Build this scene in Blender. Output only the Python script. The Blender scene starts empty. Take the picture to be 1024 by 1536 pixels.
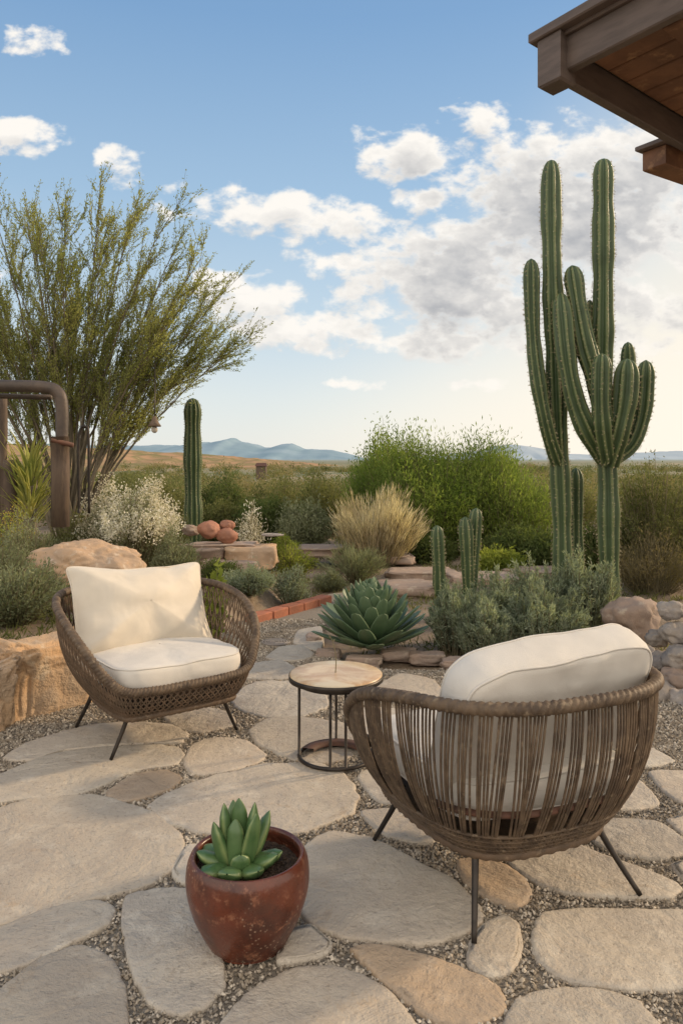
import bpy, math, random
import numpy as np
from mathutils import Vector, noise
S=bpy.context.scene; C=S.collection
F=1150.0; HC=1.12; HY=688.0
def at(px,py,Y): return np.array([(px-512)*Y/F, Y, HC-(py-HY)*Y/F])
def gnd(px,py,z=0.0):
    Y=F*(HC-z)/(py-HY); return ((px-512)*Y/F, Y)
RNG=np.random.default_rng(7)
# ---------------------------------------------------------------- mesh helpers
class MB:
    def __init__(s): s.v=[]; s.n=0; s.f=[]; s.a=[]
    def add(s,v,f,mi=0,val=0.0,smooth=True):
        v=np.asarray(v,float).reshape(-1,3); f=np.asarray(f,int)
        s.v.append(v); s.f.append((f+s.n,mi,smooth)); s.a.append(np.broadcast_to(np.asarray(val,float),(len(v),))); s.n+=len(v)
        return s
    def build(s,name,mats,parent=None,loc=(0,0,0),rot=(0,0,0)):
        me=bpy.data.meshes.new(name); V=np.concatenate(s.v)
        me.vertices.add(len(V)); me.vertices.foreach_set('co',V.ravel())
        li=np.concatenate([f.ravel() for f,_,_ in s.f]); tot=np.concatenate([np.full(len(f),f.shape[1]) for f,_,_ in s.f])
        st=np.concatenate([[0],np.cumsum(tot)[:-1]])
        me.loops.add(len(li)); me.loops.foreach_set('vertex_index',li)
        me.polygons.add(len(tot)); me.polygons.foreach_set('loop_start',st); me.polygons.foreach_set('loop_total',tot)
        me.polygons.foreach_set('material_index',np.concatenate([np.full(len(f),m) for f,m,_ in s.f]))
        me.polygons.foreach_set('use_smooth',np.concatenate([np.full(len(f),sm) for f,_,sm in s.f]))
        a=me.attributes.new('val','FLOAT','POINT'); a.data.foreach_set('value',np.concatenate(s.a))
        me.update(calc_edges=True); me.validate()
        for m in (mats if isinstance(mats,(list,tuple)) else [mats]): me.materials.append(m)
        o=bpy.data.objects.new(name,me); C.objects.link(o); o.location=loc; o.rotation_euler=rot
        if parent: o.parent=parent
        return o
def nrm(a): return a/np.maximum(np.linalg.norm(a,axis=-1,keepdims=True),1e-9)
def grid_faces(nr,nc,wrap=True):
    i=np.arange(nr-1)[:,None]; j=np.arange(nc if wrap else nc-1)[None,:]; j2=(j+1)%nc
    return np.stack([i*nc+j,i*nc+j2,(i+1)*nc+j2,(i+1)*nc+j],-1).reshape(-1,4)
def tubes(mb,P,r,sides=4,mi=0,val=0.0):
    P=np.asarray(P,float)
    if P.ndim==2: P=P[None]
    Sn,N,_=P.shape; T=nrm(np.gradient(P,axis=1))
    ref=np.where(np.abs(nrm(P[:,-1]-P[:,0])[:,2:3])>.8,[[1.,0.13,0]],[[0.1,0.05,1.]])[:,None,:]
    A=nrm(np.cross(T,ref)); B=np.cross(T,A)
    th=np.arange(sides)*2*np.pi/sides
    R=np.broadcast_to(np.asarray(r,float),(Sn,N))[:,:,None,None]
    V=P[:,:,None,:]+R*(A[:,:,None,:]*np.cos(th)[None,None,:,None]+B[:,:,None,:]*np.sin(th)[None,None,:,None])
    base=grid_faces(N,sides); f=(base[None]+(np.arange(Sn)*N*sides)[:,None,None]).reshape(-1,4)
    mb.add(V,f,mi,val)
    if sides>=5:
        off=mb.n-Sn*N*sides
        for k in range(Sn):
            c=off+k*N*sides
            for ring in (0,N-1):
                o0=c+ring*sides; idx=list(range(o0,o0+sides))
                cv=P[k,ring]
                mb.v.append(cv[None]); mb.a.append(np.zeros(1)); ci=mb.n; mb.n+=1
                mb.f.append((np.array([[idx[q],idx[(q+1)%sides],ci] for q in range(sides)]),mi,True))
def closed_tube(mb,P,r,sides=10,twist=0,amp=0,mi=0):
    P=np.asarray(P,float); N=len(P); T=nrm(np.roll(P,-1,0)-np.roll(P,1,0))
    A=nrm(np.cross(T,np.array([.02,.03,1.]))); B=np.cross(T,A); th=np.arange(sides)*2*np.pi/sides
    ph=np.arange(N)/N*2*np.pi*twist
    rr=r*(1+amp*np.cos(2*(th[None,:])+ph[:,None]))
    V=P[:,None,:]+rr[...,None]*(A[:,None,:]*np.cos(th)[None,:,None]+B[:,None,:]*np.sin(th)[None,:,None])
    f=grid_faces(N+1,sides)%(N*sides); mb.add(V,f,mi)
def catmull(P,n,closed=False):
    P=np.asarray(P,float); m=len(P)
    if closed: t=np.arange(n)/n*m
    else: t=np.linspace(0,m-1-1e-6,n)
    i=np.floor(t).astype(int); u=(t-i)[:,None]
    def g(k):
        return P[k%m] if closed else P[np.clip(k,0,m-1)]
    a,b,c,d=g(i-1),g(i),g(i+1),g(i+2)
    return .5*((2*b)+(c-a)*u+(2*a-5*b+4*c-d)*u**2+(3*b-a-3*c+d)*u**3)
def leaves(mb,pos,d,L,W,rng,mi=0,val=0.0):
    M_=len(pos); d=nrm(d); s=nrm(np.cross(d,rng.normal(size=(M_,3)))); L=np.broadcast_to(L,(M_,))[:,None]; W=np.broadcast_to(W,(M_,))[:,None]
    mid=pos+d*L*.5; V=np.stack([pos,mid+s*W*.5,pos+d*L,mid-s*W*.5],1)
    mb.add(V,np.arange(M_*4).reshape(M_,4),mi,val if np.isscalar(val) else np.repeat(val,4),False)
def box(mb,c,ax,ay,az,bev=0.004,mi=0):
    c,ax,ay,az=[np.array(k,float) for k in (c,ax,ay,az)]
    lx,ly,lz=[np.linalg.norm(k) for k in (ax,ay,az)]
    L=[]
    for (z,ins) in ((-1,bev),(-1+bev/lz,0),(1-bev/lz,0),(1,bev)):
        for (sx,sy) in ((-1,-1),(1,-1),(1,1),(-1,1)):
            L.append(c+ax*(sx*(1-ins/lx))+ay*(sy*(1-ins/ly))+az*z)
    f=grid_faces(4,4); mb.add(L,f,mi,0,False)
    o=mb.n-16; mb.f.append((np.array([[o+3,o+2,o+1,o],[o+12,o+13,o+14,o+15]]),mi,False))
def tag(o,label=None,cat=None,group=None,kind=None):
    if label: o['label']=label
    if cat: o['category']=cat
    if group: o['group']=group
    if kind: o['kind']=kind
    return o
def thing(name,loc,label,cat,group=None,rz=0):
    o=bpy.data.objects.new(name,None); C.objects.link(o); o.location=loc; o.rotation_euler=(0,0,rz); o.empty_display_size=.1
    return tag(o,label,cat,group)
# ---------------------------------------------------------------- materials
class NT:
    def __init__(s,nt): s.nt=nt; s.N=nt.nodes; s.L=nt.links
    def n(s,t,**kw):
        x=s.N.new(t)
        for k,v in kw.items(): setattr(x,k,v)
        return x
    def lk(s,a,b): s.L.new(a,b)
    def put(s,sock,v):
        if isinstance(v,bpy.types.NodeSocket): s.L.new(v,sock)
        else:
            if isinstance(v,tuple) and len(v)==3 and sock.type=='RGBA': v=(*v,1)
            sock.default_value=v
    def m(s,op,a,b=0.0,c=0.0,clamp=False):
        x=s.n('ShaderNodeMath',operation=op,use_clamp=clamp); s.put(x.inputs[0],a); s.put(x.inputs[1],b)
        s.put(x.inputs[2],c); return x.outputs[0]
    def mix(s,f,a,b,bt='MIX'):
        x=s.n('ShaderNodeMix',data_type='RGBA',blend_type=bt); s.put(x.inputs[0],f); s.put(x.inputs[6],a); s.put(x.inputs[7],b); return x.outputs[2]
    def noise(s,co,scale,detail=4,rough=.55,dist=0.0):
        x=s.n('ShaderNodeTexNoise'); s.lk(co,x.inputs['Vector']); x.inputs['Scale'].default_value=scale; x.inputs['Detail'].default_value=detail
        x.inputs['Roughness'].default_value=rough; x.inputs['Distortion'].default_value=dist; return x.outputs[0]
    def ss(s,v,a,b,lo=0.0,hi=1.0):
        x=s.n('ShaderNodeMapRange',interpolation_type='SMOOTHSTEP'); s.put(x.inputs[0],v); x.inputs[1].default_value=a; x.inputs[2].default_value=b
        x.inputs[3].default_value=lo; x.inputs[4].default_value=hi; return x.outputs[0]
def newmat(name):
    m=bpy.data.materials.new(name); m.use_nodes=True; t=NT(m.node_tree); b=m.node_tree.nodes['Principled BSDF']; return m,t,b
def surf(name,c1,c2,scale=5,rough=.8,bump=.3,bscale=40,c3=None,c3s=30,metal=0,bdist=.01,stretch=None,rnd=0.0,spec=.3):
    m,t,b=newmat(name); tc=t.n('ShaderNodeTexCoord').outputs['Object']
    if stretch:
        mp=t.n('ShaderNodeMapping'); t.lk(tc,mp.inputs[0]); mp.inputs['Scale'].default_value=stretch; tc=mp.outputs[0]
    col=t.mix(t.ss(t.noise(tc,scale,6,.6),.35,.65),c1,c2)
    if c3: col=t.mix(t.ss(t.noise(tc,c3s,5,.6),.55,.72),col,c3)
    if rnd:
        oi=t.n('ShaderNodeObjectInfo').outputs['Random']; k=t.m('MULTIPLY_ADD',oi,rnd,1-rnd/2)
        cc=t.n('ShaderNodeCombineColor'); [t.lk(k,cc.inputs[i]) for i in range(3)]
        col=t.mix(1.0,col,cc.outputs[0],'MULTIPLY')
    t.put(b.inputs['Base Color'],col); b.inputs['Roughness'].default_value=rough; b.inputs['Metallic'].default_value=metal
    b.inputs['Specular IOR Level'].default_value=spec
    if bump:
        bp=t.n('ShaderNodeBump'); bp.inputs['Strength'].default_value=bump; bp.inputs['Distance'].default_value=bdist
        t.lk(t.noise(tc,bscale,6,.65),bp.inputs['Height']); t.lk(bp.outputs[0],b.inputs['Normal'])
    return m
def flagm(name,c1,c2,c3,rnd):
    m,t,b=newmat(name); tc=t.n('ShaderNodeTexCoord').outputs['Object']; oi=t.n('ShaderNodeObjectInfo').outputs['Random']
    ad=t.n('ShaderNodeVectorMath',operation='ADD'); t.lk(tc,ad.inputs[0]); cv=t.n('ShaderNodeCombineXYZ')
    t.lk(t.m('MULTIPLY',oi,40.),cv.inputs[0]); t.lk(t.m('MULTIPLY',oi,23.),cv.inputs[2]); t.lk(cv.outputs[0],ad.inputs[1]); co=ad.outputs[0]
    col=t.mix(t.ss(t.noise(co,3.2,7,.65,.6),.36,.64),c1,c2); col=t.mix(t.ss(t.noise(co,11,8,.7),.5,.68),col,c3)
    col=t.mix(t.ss(t.noise(co,70,4,.7),.54,.7,0,.65),col,tuple(x*.55 for x in c2))
    col=t.mix(t.ss(t.noise(co,6,8,.75,1.2),.56,.7,0,.55),col,(.36,.26,.17))
    col=t.mix(t.m('MULTIPLY',t.m('FRACT',t.m('MULTIPLY',oi,7.3)),.4),col,(.47,.37,.265))
    k=t.m('MULTIPLY_ADD',oi,rnd,1-rnd/2); cc=t.n('ShaderNodeCombineColor'); [t.lk(k,cc.inputs[i]) for i in range(3)]
    col=t.mix(1.0,col,cc.outputs[0],'MULTIPLY'); t.put(b.inputs['Base Color'],col); b.inputs['Roughness'].default_value=.8; b.inputs['Specular IOR Level'].default_value=.25
    h=t.m('ADD',t.m('ADD',t.noise(co,5,5,.6,.8),t.m('MULTIPLY',t.noise(co,28,6,.7),.45)),t.m('MULTIPLY',t.noise(co,160,3,.6),.09))
    bp=t.n('ShaderNodeBump'); bp.inputs['Strength'].default_value=.9; bp.inputs['Distance'].default_value=.024; t.lk(h,bp.inputs['Height']); t.lk(bp.outputs[0],b.inputs['Normal']); return m
def leafm(name,c1,c2,c3=None,tr=.35,useval=False,nsc=2.5):
    m,t,b=newmat(name); t.N.remove(b); out=t.N['Material Output']
    g=t.n('ShaderNodeNewGeometry'); tc=t.n('ShaderNodeTexCoord').outputs['Object']
    col=t.mix(g.outputs['Random Per Island'],c1,c2)
    nz=t.ss(t.noise(tc,nsc,3),.4,.62)
    col=t.mix(nz,col,c3 if c3 else tuple(x*.6 for x in c1))
    if useval:
        a=t.n('ShaderNodeAttribute',attribute_name='val'); col=t.mix(a.outputs['Fac'],col,useval)
    d=t.n('ShaderNodeBsdfDiffuse'); tl=t.n('ShaderNodeBsdfTranslucent'); t.lk(col,d.inputs[0])
    t.put(tl.inputs[0],t.mix(1.0,col,(1.3,1.35,.7),'MULTIPLY'))
    mx=t.n('ShaderNodeMixShader'); mx.inputs[0].default_value=tr; t.lk(d.outputs[0],mx.inputs[1]); t.lk(tl.outputs[0],mx.inputs[2]); t.lk(mx.outputs[0],out.inputs[0])
    return m
def valm(name,c0,c1,rough=.5,noise_s=12,bump=.2,bs=60,var=(.6,.6,.6),lo=.3,hi=.9):
    m,t,b=newmat(name); tc=t.n('ShaderNodeTexCoord').outputs['Object']; a=t.n('ShaderNodeAttribute',attribute_name='val').outputs['Fac']
    col=t.mix(t.ss(a,lo,hi),c0,c1); col=t.mix(t.ss(t.noise(tc,noise_s,4),.45,.7),col,t.mix(1.0,col,var,'MULTIPLY'))
    t.put(b.inputs['Base Color'],col); b.inputs['Roughness'].default_value=rough
    bp=t.n('ShaderNodeBump'); bp.inputs['Strength'].default_value=bump; bp.inputs['Distance'].default_value=.005
    t.lk(t.noise(tc,bs,4),bp.inputs['Height']); t.lk(bp.outputs[0],b.inputs['Normal']); return m
M={}
M['flag']=flagm('flagstone',(.52,.46,.375),(.42,.37,.31),(.57,.515,.43),.22)
M['flagtan']=flagm('flagstone_tan',(.45,.33,.22),(.37,.29,.215),(.49,.39,.29),.15)
M['pebble']=leafm('pebble',(.13,.11,.09),(.66,.58,.47),(.30,.25,.19),0.0,nsc=30)
M['gravelbase']=surf('gravel_bed',(.20,.17,.135),(.30,.26,.21),120,.95,1,160,(.42,.37,.3),240,bdist=.01)
M['sandstone']=surf('sandstone',(.56,.36,.20),(.44,.33,.23),3.5,.85,1,7,(.60,.47,.33),11,bdist=.05)
M['gold']=surf('golden_rock',(.50,.33,.20),(.39,.28,.19),4,.85,.7,12,(.54,.43,.32),20,bdist=.02)
M['grey']=surf('grey_rock',(.33,.285,.24),(.22,.195,.18),6,.85,.7,14,(.40,.35,.30),18,bdist=.02,rnd=.5)
M['slab']=surf('slab_rock',(.40,.29,.22),(.31,.24,.195),5,.85,.7,14,(.48,.39,.3),15,bdist=.02,rnd=.4)
M['terra']=surf('terracotta_rock',(.42,.19,.115),(.34,.165,.11),8,.75,.4,25,rnd=.4)
M['brick']=surf('brick_red',(.38,.14,.08),(.28,.115,.07),12,.85,.5,60,rnd=.4)
M['rope']=surf('brown_rope',(.15,.10,.065),(.10,.07,.047),30,.6,.5,250,(.21,.15,.10),60,bdist=.003)
M['ropel']=surf('light_rope',(.15,.105,.068),(.075,.052,.036),22,.6,.5,250,(.22,.165,.11),55,bdist=.003)
M['metal']=surf('dark_metal',(.035,.03,.027),(.06,.05,.042),15,.45,.2,80,metal=.6,bdist=.002)
M['rust']=surf('rust_metal',(.13,.06,.04),(.08,.045,.032),12,.7,.4,60,bdist=.003)
M['fascia']=surf('painted_timber',(.15,.115,.098),(.11,.085,.072),5,.55,.3,50,stretch=(1,1,6),bdist=.003)
M['plank']=surf('plank_wood',(.26,.13,.07),(.16,.08,.045),4,.6,.4,40,(.34,.19,.10),12,bdist=.004)
M['wood']=surf('weathered_wood',(.14,.10,.07),(.09,.065,.05),7,.75,.6,30,stretch=(3,3,.6),bdist=.01)
M['pipe']=surf('brown_pipe',(.12,.09,.07),(.075,.06,.05),7,.5,.3,30,metal=.2)
M['bark']=surf('bark',(.17,.14,.095),(.12,.10,.07),10,.9,.6,40)
M['twig']=surf('twig',(.20,.17,.10),(.15,.13,.075),10,.9,0,40)
M['potsoil']=surf('pot_soil',(.05,.032,.022),(.09,.06,.04),60,.95,1,120,bdist=.01)
M['agave']=valm('agave_leaf',(.11,.17,.09),(.23,.29,.17),.5,9,.1,40,(.72,.8,.75),.55,1.0)
M['fleshy']=valm('fleshy_leaf',(.085,.15,.055),(.28,.33,.13),.34,25,.1,80,(.65,.78,.7),.3,1.0)
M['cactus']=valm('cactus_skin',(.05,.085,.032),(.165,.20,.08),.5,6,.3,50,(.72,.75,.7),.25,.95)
M['spine']=surf('cactus_spine',(.55,.48,.31),(.42,.35,.22),30,.8,0)
L={}
L['tree']=leafm('tree_leaf',(.29,.30,.10),(.42,.41,.17),(.23,.25,.09),.5,nsc=1.2)
L['bright']=leafm('bright_leaf',(.165,.225,.055),(.30,.35,.10),(.12,.17,.045),.5,nsc=1.8)
L['olive']=leafm('olive_leaf',(.14,.15,.06),(.24,.23,.10),(.10,.11,.045),.35)
L['dark']=leafm('dark_leaf',(.09,.125,.045),(.16,.19,.07),(.07,.09,.035),.35)
L['sage']=leafm('sage_leaf',(.20,.215,.13),(.33,.34,.21),(.15,.165,.095),.3)
L['blue']=leafm('bluegreen_leaf',(.22,.26,.185),(.38,.41,.30),(.17,.20,.145),.35)
L['lime']=leafm('lime_leaf',(.24,.28,.055),(.38,.40,.10),(.16,.20,.045),.4)
L['straw']=leafm('straw_leaf',(.56,.46,.32),(.74,.65,.50),(.46,.37,.25),.4)
L['white']=leafm('white_flower',(.66,.61,.50),(.82,.78,.69),(.55,.49,.38),.2)
L['yellow']=leafm('yellow_flower',(.5,.38,.07),(.6,.46,.10),(.42,.3,.05),.2)
L['brown']=leafm('dry_leaf',(.20,.16,.085),(.30,.24,.14),(.14,.12,.06),.3)
L['far']=leafm('far_leaf',(.11,.135,.05),(.20,.21,.085),(.085,.105,.045),.3,useval=(.30,.24,.13),nsc=.3)
def fabric(name,c):
    m,t,b=newmat(name); tc=t.n('ShaderNodeTexCoord').outputs['Object']
    t.put(b.inputs['Base Color'],t.mix(t.ss(t.noise(tc,6,4),.35,.7),c,tuple(x*.9 for x in c))); b.inputs['Roughness'].default_value=.95
    b.inputs['Sheen Weight'].default_value=.15; b.inputs['Specular IOR Level'].default_value=.1
    w1=t.noise(tc,7,2,.45,.5); w2=t.noise(tc,500,2)
    h=t.m('ADD',t.m('MULTIPLY',w1,.9),t.m('MULTIPLY',w2,.07))
    bp=t.n('ShaderNodeBump'); bp.inputs['Strength'].default_value=.5; bp.inputs['Distance'].default_value=.03
    t.lk(h,bp.inputs['Height']); t.lk(bp.outputs[0],b.inputs['Normal']); return m
M['cream']=fabric('cream_fabric',(.67,.60,.495)); M['offwhite']=fabric('offwhite_fabric',(.64,.60,.54))
def potmat():
    m,t,b=newmat('glazed_rust'); tc=t.n('ShaderNodeTexCoord').outputs['Object']
    col=t.mix(t.ss(t.noise(tc,9,6,.65),.35,.7),(.15,.042,.022),(.065,.025,.017))
    col=t.mix(t.ss(t.noise(tc,28,6,.7),.54,.7),col,(.29,.125,.07))
    vo=t.n('ShaderNodeTexVoronoi'); t.lk(tc,vo.inputs['Vector']); vo.inputs['Scale'].default_value=90
    col=t.mix(t.m('MULTIPLY',t.ss(vo.outputs[0],.08,.3,.7,0),t.ss(t.noise(tc,7,2),.46,.6)),col,(.42,.28,.19))
    t.put(b.inputs['Base Color'],col); t.put(b.inputs['Roughness'],t.ss(t.noise(tc,14,4),.3,.7,.18,.45))
    bp=t.n('ShaderNodeBump'); bp.inputs['Strength'].default_value=.3; bp.inputs['Distance'].default_value=.004
    t.lk(t.noise(tc,40,5),bp.inputs['Height']); t.lk(bp.outputs[0],b.inputs['Normal']); return m
M['pot']=potmat()
def topmat():
    m,t,b=newmat('agate_top'); tc=t.n('ShaderNodeTexCoord').outputs['Object']
    col=t.mix(t.ss(t.noise(tc,7,5,.6,1.5),.40,.62),(.62,.47,.29),(.47,.29,.15))
    col=t.mix(t.ss(t.noise(tc,4,4,.5,2.),.5,.66),col,(.64,.54,.38))
    t.put(b.inputs['Base Color'],col); b.inputs['Roughness'].default_value=.3; return m
M['top']=topmat()
# ---------------------------------------------------------------- terrain
def sm(x): x=np.clip(x,0,1); return x*x*(3-2*x)
YB=[0,2.0,3.13,3.6,4.3,5.2,6,8,14]; XB=[-2.3,-1.95,-1.46,-1.2,-1.1,-.68,-.45,-.4,-.4]
def gz(x,y):
    x=np.asarray(x,float); y=np.asarray(y,float)
    xb=np.interp(y,YB,XB); a=np.interp(y,[4.2,5.2,8,12],[.27,.12,.12,0])
    z=a*sm((xb-x)/.14)-.03*(1-sm((y-6.2)/.8))*(1-sm((xb-x)/.14))
    z=z-2.7*sm((y-10)/55)+.03*np.sin(x*1.3)*np.cos(y*.9)*sm((y-5.5)/3)
    z=z+sm((y-25)/40)*(1-sm((y-500)/800))*(.5*np.sin(x*.06+y*.045)+.35*np.sin(x*.13-y*.08+2))
    return z
def gzf(x,y): return float(gz(x,y))
xs=np.concatenate([-np.geomspace(6000,5.2,60),np.arange(-5,5.01,.1),np.geomspace(5.2,6000,60)])
ys=np.concatenate([-np.geomspace(3000,3.2,14),np.arange(-3,12,.1),np.geomspace(12.1,9000,110)])
X,Y=np.meshgrid(xs,ys); Z=gz(X,Y); near=(np.abs(X)<5)&(Y<12)
Z=Z+near*((Y>6.2)|(X<np.interp(Y,YB,XB)-.1))*RNG.normal(size=Z.shape)*.006
def groundmat():
    m,t,b=newmat('desert_ground'); tc=t.n('ShaderNodeTexCoord').outputs['Object']
    near=t.mix(t.ss(t.noise(tc,3,6,.65),.4,.65),(.22,.16,.105),(.31,.24,.17))
    near=t.mix(t.ss(t.noise(tc,40,4,.65),.55,.7),near,(.36,.29,.21))
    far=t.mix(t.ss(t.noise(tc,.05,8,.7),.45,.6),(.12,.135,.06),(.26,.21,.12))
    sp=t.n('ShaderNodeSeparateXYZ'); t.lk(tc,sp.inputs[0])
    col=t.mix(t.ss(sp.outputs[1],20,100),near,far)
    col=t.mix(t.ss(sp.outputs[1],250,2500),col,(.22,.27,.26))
    t.put(b.inputs['Base Color'],col); b.inputs['Roughness'].default_value=.95
    bp=t.n('ShaderNodeBump'); bp.inputs['Strength'].default_value=.8; bp.inputs['Distance'].default_value=.02
    t.lk(t.noise(tc,30,6,.7),bp.inputs['Height']); t.lk(bp.outputs[0],b.inputs['Normal']); return m
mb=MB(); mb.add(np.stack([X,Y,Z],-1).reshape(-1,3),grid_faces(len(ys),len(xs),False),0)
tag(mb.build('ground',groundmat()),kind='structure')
pp=[(-2.25,.3),(-1.95,2.0),(-1.46,3.1),(-1.2,3.6),(-1.1,4.3),(-.68,5.15),(-.12,5.85),(-.1,6.3),(.15,6.3),(.1,5.6),(-.15,5.0),(-.1,4.4),(.2,4.05),(.75,4.05),(1.3,4.15),(1.75,3.95),(2.0,3.4),(3.2,3.0),(3.4,.3)]
PP=catmull([(x,y,0) for x,y in pp],120,True)
mb=MB(); P=PP.copy(); P[:,2]=.008; ring=P.copy(); ring[:,2]=-.05
mb.add(np.concatenate([ring,P]),grid_faces(2,120))
o=mb.n-120; mb.f.append((np.arange(o,o+120)[None,:],0,False))
tag(mb.build('patio_gravel_bed',M['gravelbase']),kind='structure')
# ---------------------------------------------------------------- flagstones
FS=[
([(-80,1230),(0,1212),(60,1195),(150,1193),(225,1215),(270,1250),(270,1290),(225,1322),(120,1350),(30,1375),(-60,1385)],'largest pale flagstone at the left edge left of the pot',0),
([(-50,1400),(0,1390),(70,1362),(140,1350),(167,1360),(158,1385),(110,1410),(30,1445),(-60,1462)],'narrow pale flagstone just below the largest left flagstone',0),
([(-60,1540),(0,1485),(60,1437),(120,1418),(165,1435),(185,1480),(188,1530),(170,1600),(0,1650)],'pale flagstone filling the bottom left corner',0),
([(190,1345),(240,1333),(285,1335),(310,1370),(330,1430),(335,1470),(310,1500),(270,1513),(225,1500),(197,1445),(186,1385)],'upright tongue shaped flagstone left of the rust pot',0),
([(335,1545),(370,1492),(430,1457),(490,1448),(560,1470),(605,1510),(625,1570),(560,1660),(380,1660)],'rounded flagstone at the bottom centre cut by the frame',0),
([(533,1425),(560,1418),(640,1430),(720,1462),(752,1490),(745,1512),(700,1530),(650,1525),(600,1490),(562,1455)],'brownish tan pointed flagstone low in the centre',1),
([(725,1385),(755,1372),(775,1385),(780,1420),(765,1450),(730,1458),(704,1440),(706,1410)],'small egg shaped flagstone below the near chair',0),
([(757,1545),(780,1497),(830,1480),(900,1482),(950,1500),(990,1545),(960,1650),(800,1650)],'flagstone at the bottom right cut by the frame',0),
([(800,1405),(815,1370),(870,1362),(960,1363),(1060,1370),(1100,1440),(1040,1475),(940,1478),(850,1465),(810,1435)],'large oblong flagstone at the right edge below the chair leg',0),
([(770,1290),(850,1262),(900,1278),(960,1300),(1015,1325),(1000,1342),(940,1343),(860,1338),(810,1322)],'long flagstone under the right rear leg of the near chair',0),
([(885,1240),(920,1228),(980,1230),(1015,1250),(1030,1270),(1000,1283),(940,1280),(895,1262)],'oval flagstone right of the near chair at leg top height',0),
([(880,1212),(885,1170),(915,1155),(945,1160),(975,1185),(985,1203),(950,1211)],'flagstone right of the near chair beside its basket',0),
([(915,1148),(925,1118),(960,1115),(990,1128),(1008,1140),(975,1147)],'farthest right flagstone beside the rock pile',0),
([(975,1158),(1000,1155),(1060,1158),(1070,1195),(1020,1200),(990,1180)],'flagstone at the right edge near the rock pile',0),
([(1003,1228),(1030,1220),(1080,1225),(1080,1250),(1025,1247)],'sliver of flagstone at the right edge above the oval one',0),
([(1010,1295),(1040,1288),(1090,1295),(1090,1325),(1030,1318)],'sliver of flagstone at the right edge above the large oblong one',0),
([(430,1300),(460,1265),(500,1248),(560,1258),(620,1285),(680,1320),(716,1358),(718,1378),(690,1397),(620,1410),(540,1405),(480,1390),(445,1350)],'large flagstone between the rust pot and the near chair',0),
([(690,1290),(740,1288),(780,1310),(793,1335),(775,1355),(735,1345),(700,1320)],'small tan flagstone under the near chair',1),
([(225,1205),(260,1185),(330,1160),(400,1145),(480,1147),(520,1165),(535,1195),(520,1220),(460,1243),(380,1250),(300,1245),(245,1228)],'wide pale flagstone in front of the side table',0),
([(260,1302),(285,1268),(325,1275),(320,1318),(275,1320)],'small flagstone peeping out behind the rust pot',0),
([(420,1437),(432,1398),(465,1388),(493,1410),(488,1425),(455,1436)],'small flagstone at the right foot of the rust pot',0),
([(163,1185),(200,1162),(245,1155),(270,1165),(255,1180),(215,1195),(180,1198)],'small tan flagstone above the largest left flagstone',1),
([(-60,1190),(0,1160),(80,1130),(160,1118),(240,1118),(272,1126),(262,1145),(200,1155),(150,1178),(100,1192),(30,1198),(-50,1203)],'long flagstone in front of the far chair at the left edge',0),
([(8,1134),(50,1110),(120,1090),(180,1082),(250,1085),(280,1100),(265,1112),(190,1115),(100,1124),(50,1138)],'long flagstone right under the far chair front leg',0),
([(278,1145),(290,1115),(330,1105),(370,1110),(397,1130),(385,1142),(340,1155),(295,1160)],'small pentagonal flagstone before the far chair right foot',0),
([(375,1095),(400,1078),(450,1075),(520,1085),(545,1110),(520,1135),(470,1143),(420,1130),(385,1112)],'flagstone that the round side table stands on',0),
([(248,1072),(290,1058),(340,1066),(350,1085),(300,1096),(265,1090)],'flagstone in the shade below the far chair',0),
([(350,1045),(385,1022),(440,1022),(485,1040),(490,1058),(460,1070),(400,1074),(360,1062)],'flagstone to the left of the side table top',0),
([(365,1015),(380,995),(420,990),(445,1003),(435,1016),(395,1018)],'flagstone right of the far chair arm',0),
([(400,985),(420,970),(450,968),(470,980),(455,988),(425,990)],'small flagstone beside the coiled stone ornament',0),
([(440,962),(448,945),(480,940),(485,960),(478,975),(452,968)],'farthest flagstone left of the big agave',0),
([(565,1032),(600,1010),(650,1020),(665,1045),(610,1056)],'flagstone behind the side table on its right',0),
([(530,1085),(545,1062),(620,1065),(650,1085),(610,1110),(560,1110)],'flagstone half hidden behind the near chair left arm',0),
([(538,1165),(560,1150),(620,1165),(640,1200),(570,1200)],'small flagstone left of the near chair basket',0),
([(545,1216),(620,1212),(680,1240),(640,1262),(580,1250)],'flagstone at the left foot of the near chair',0),
([(460,1010),(500,990),(545,1000),(560,1012),(520,1030),(480,1028)],'flagstone behind the side table',0),
([(680,1190),(760,1175),(850,1190),(860,1235),(780,1262),(710,1240)],'flagstone in the shade under the near chair basket',0),
([(660,1100),(740,1085),(840,1090),(860,1140),(780,1160),(690,1150)],'flagstone hidden behind the near chair seat',0),
]
polys=[]
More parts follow.
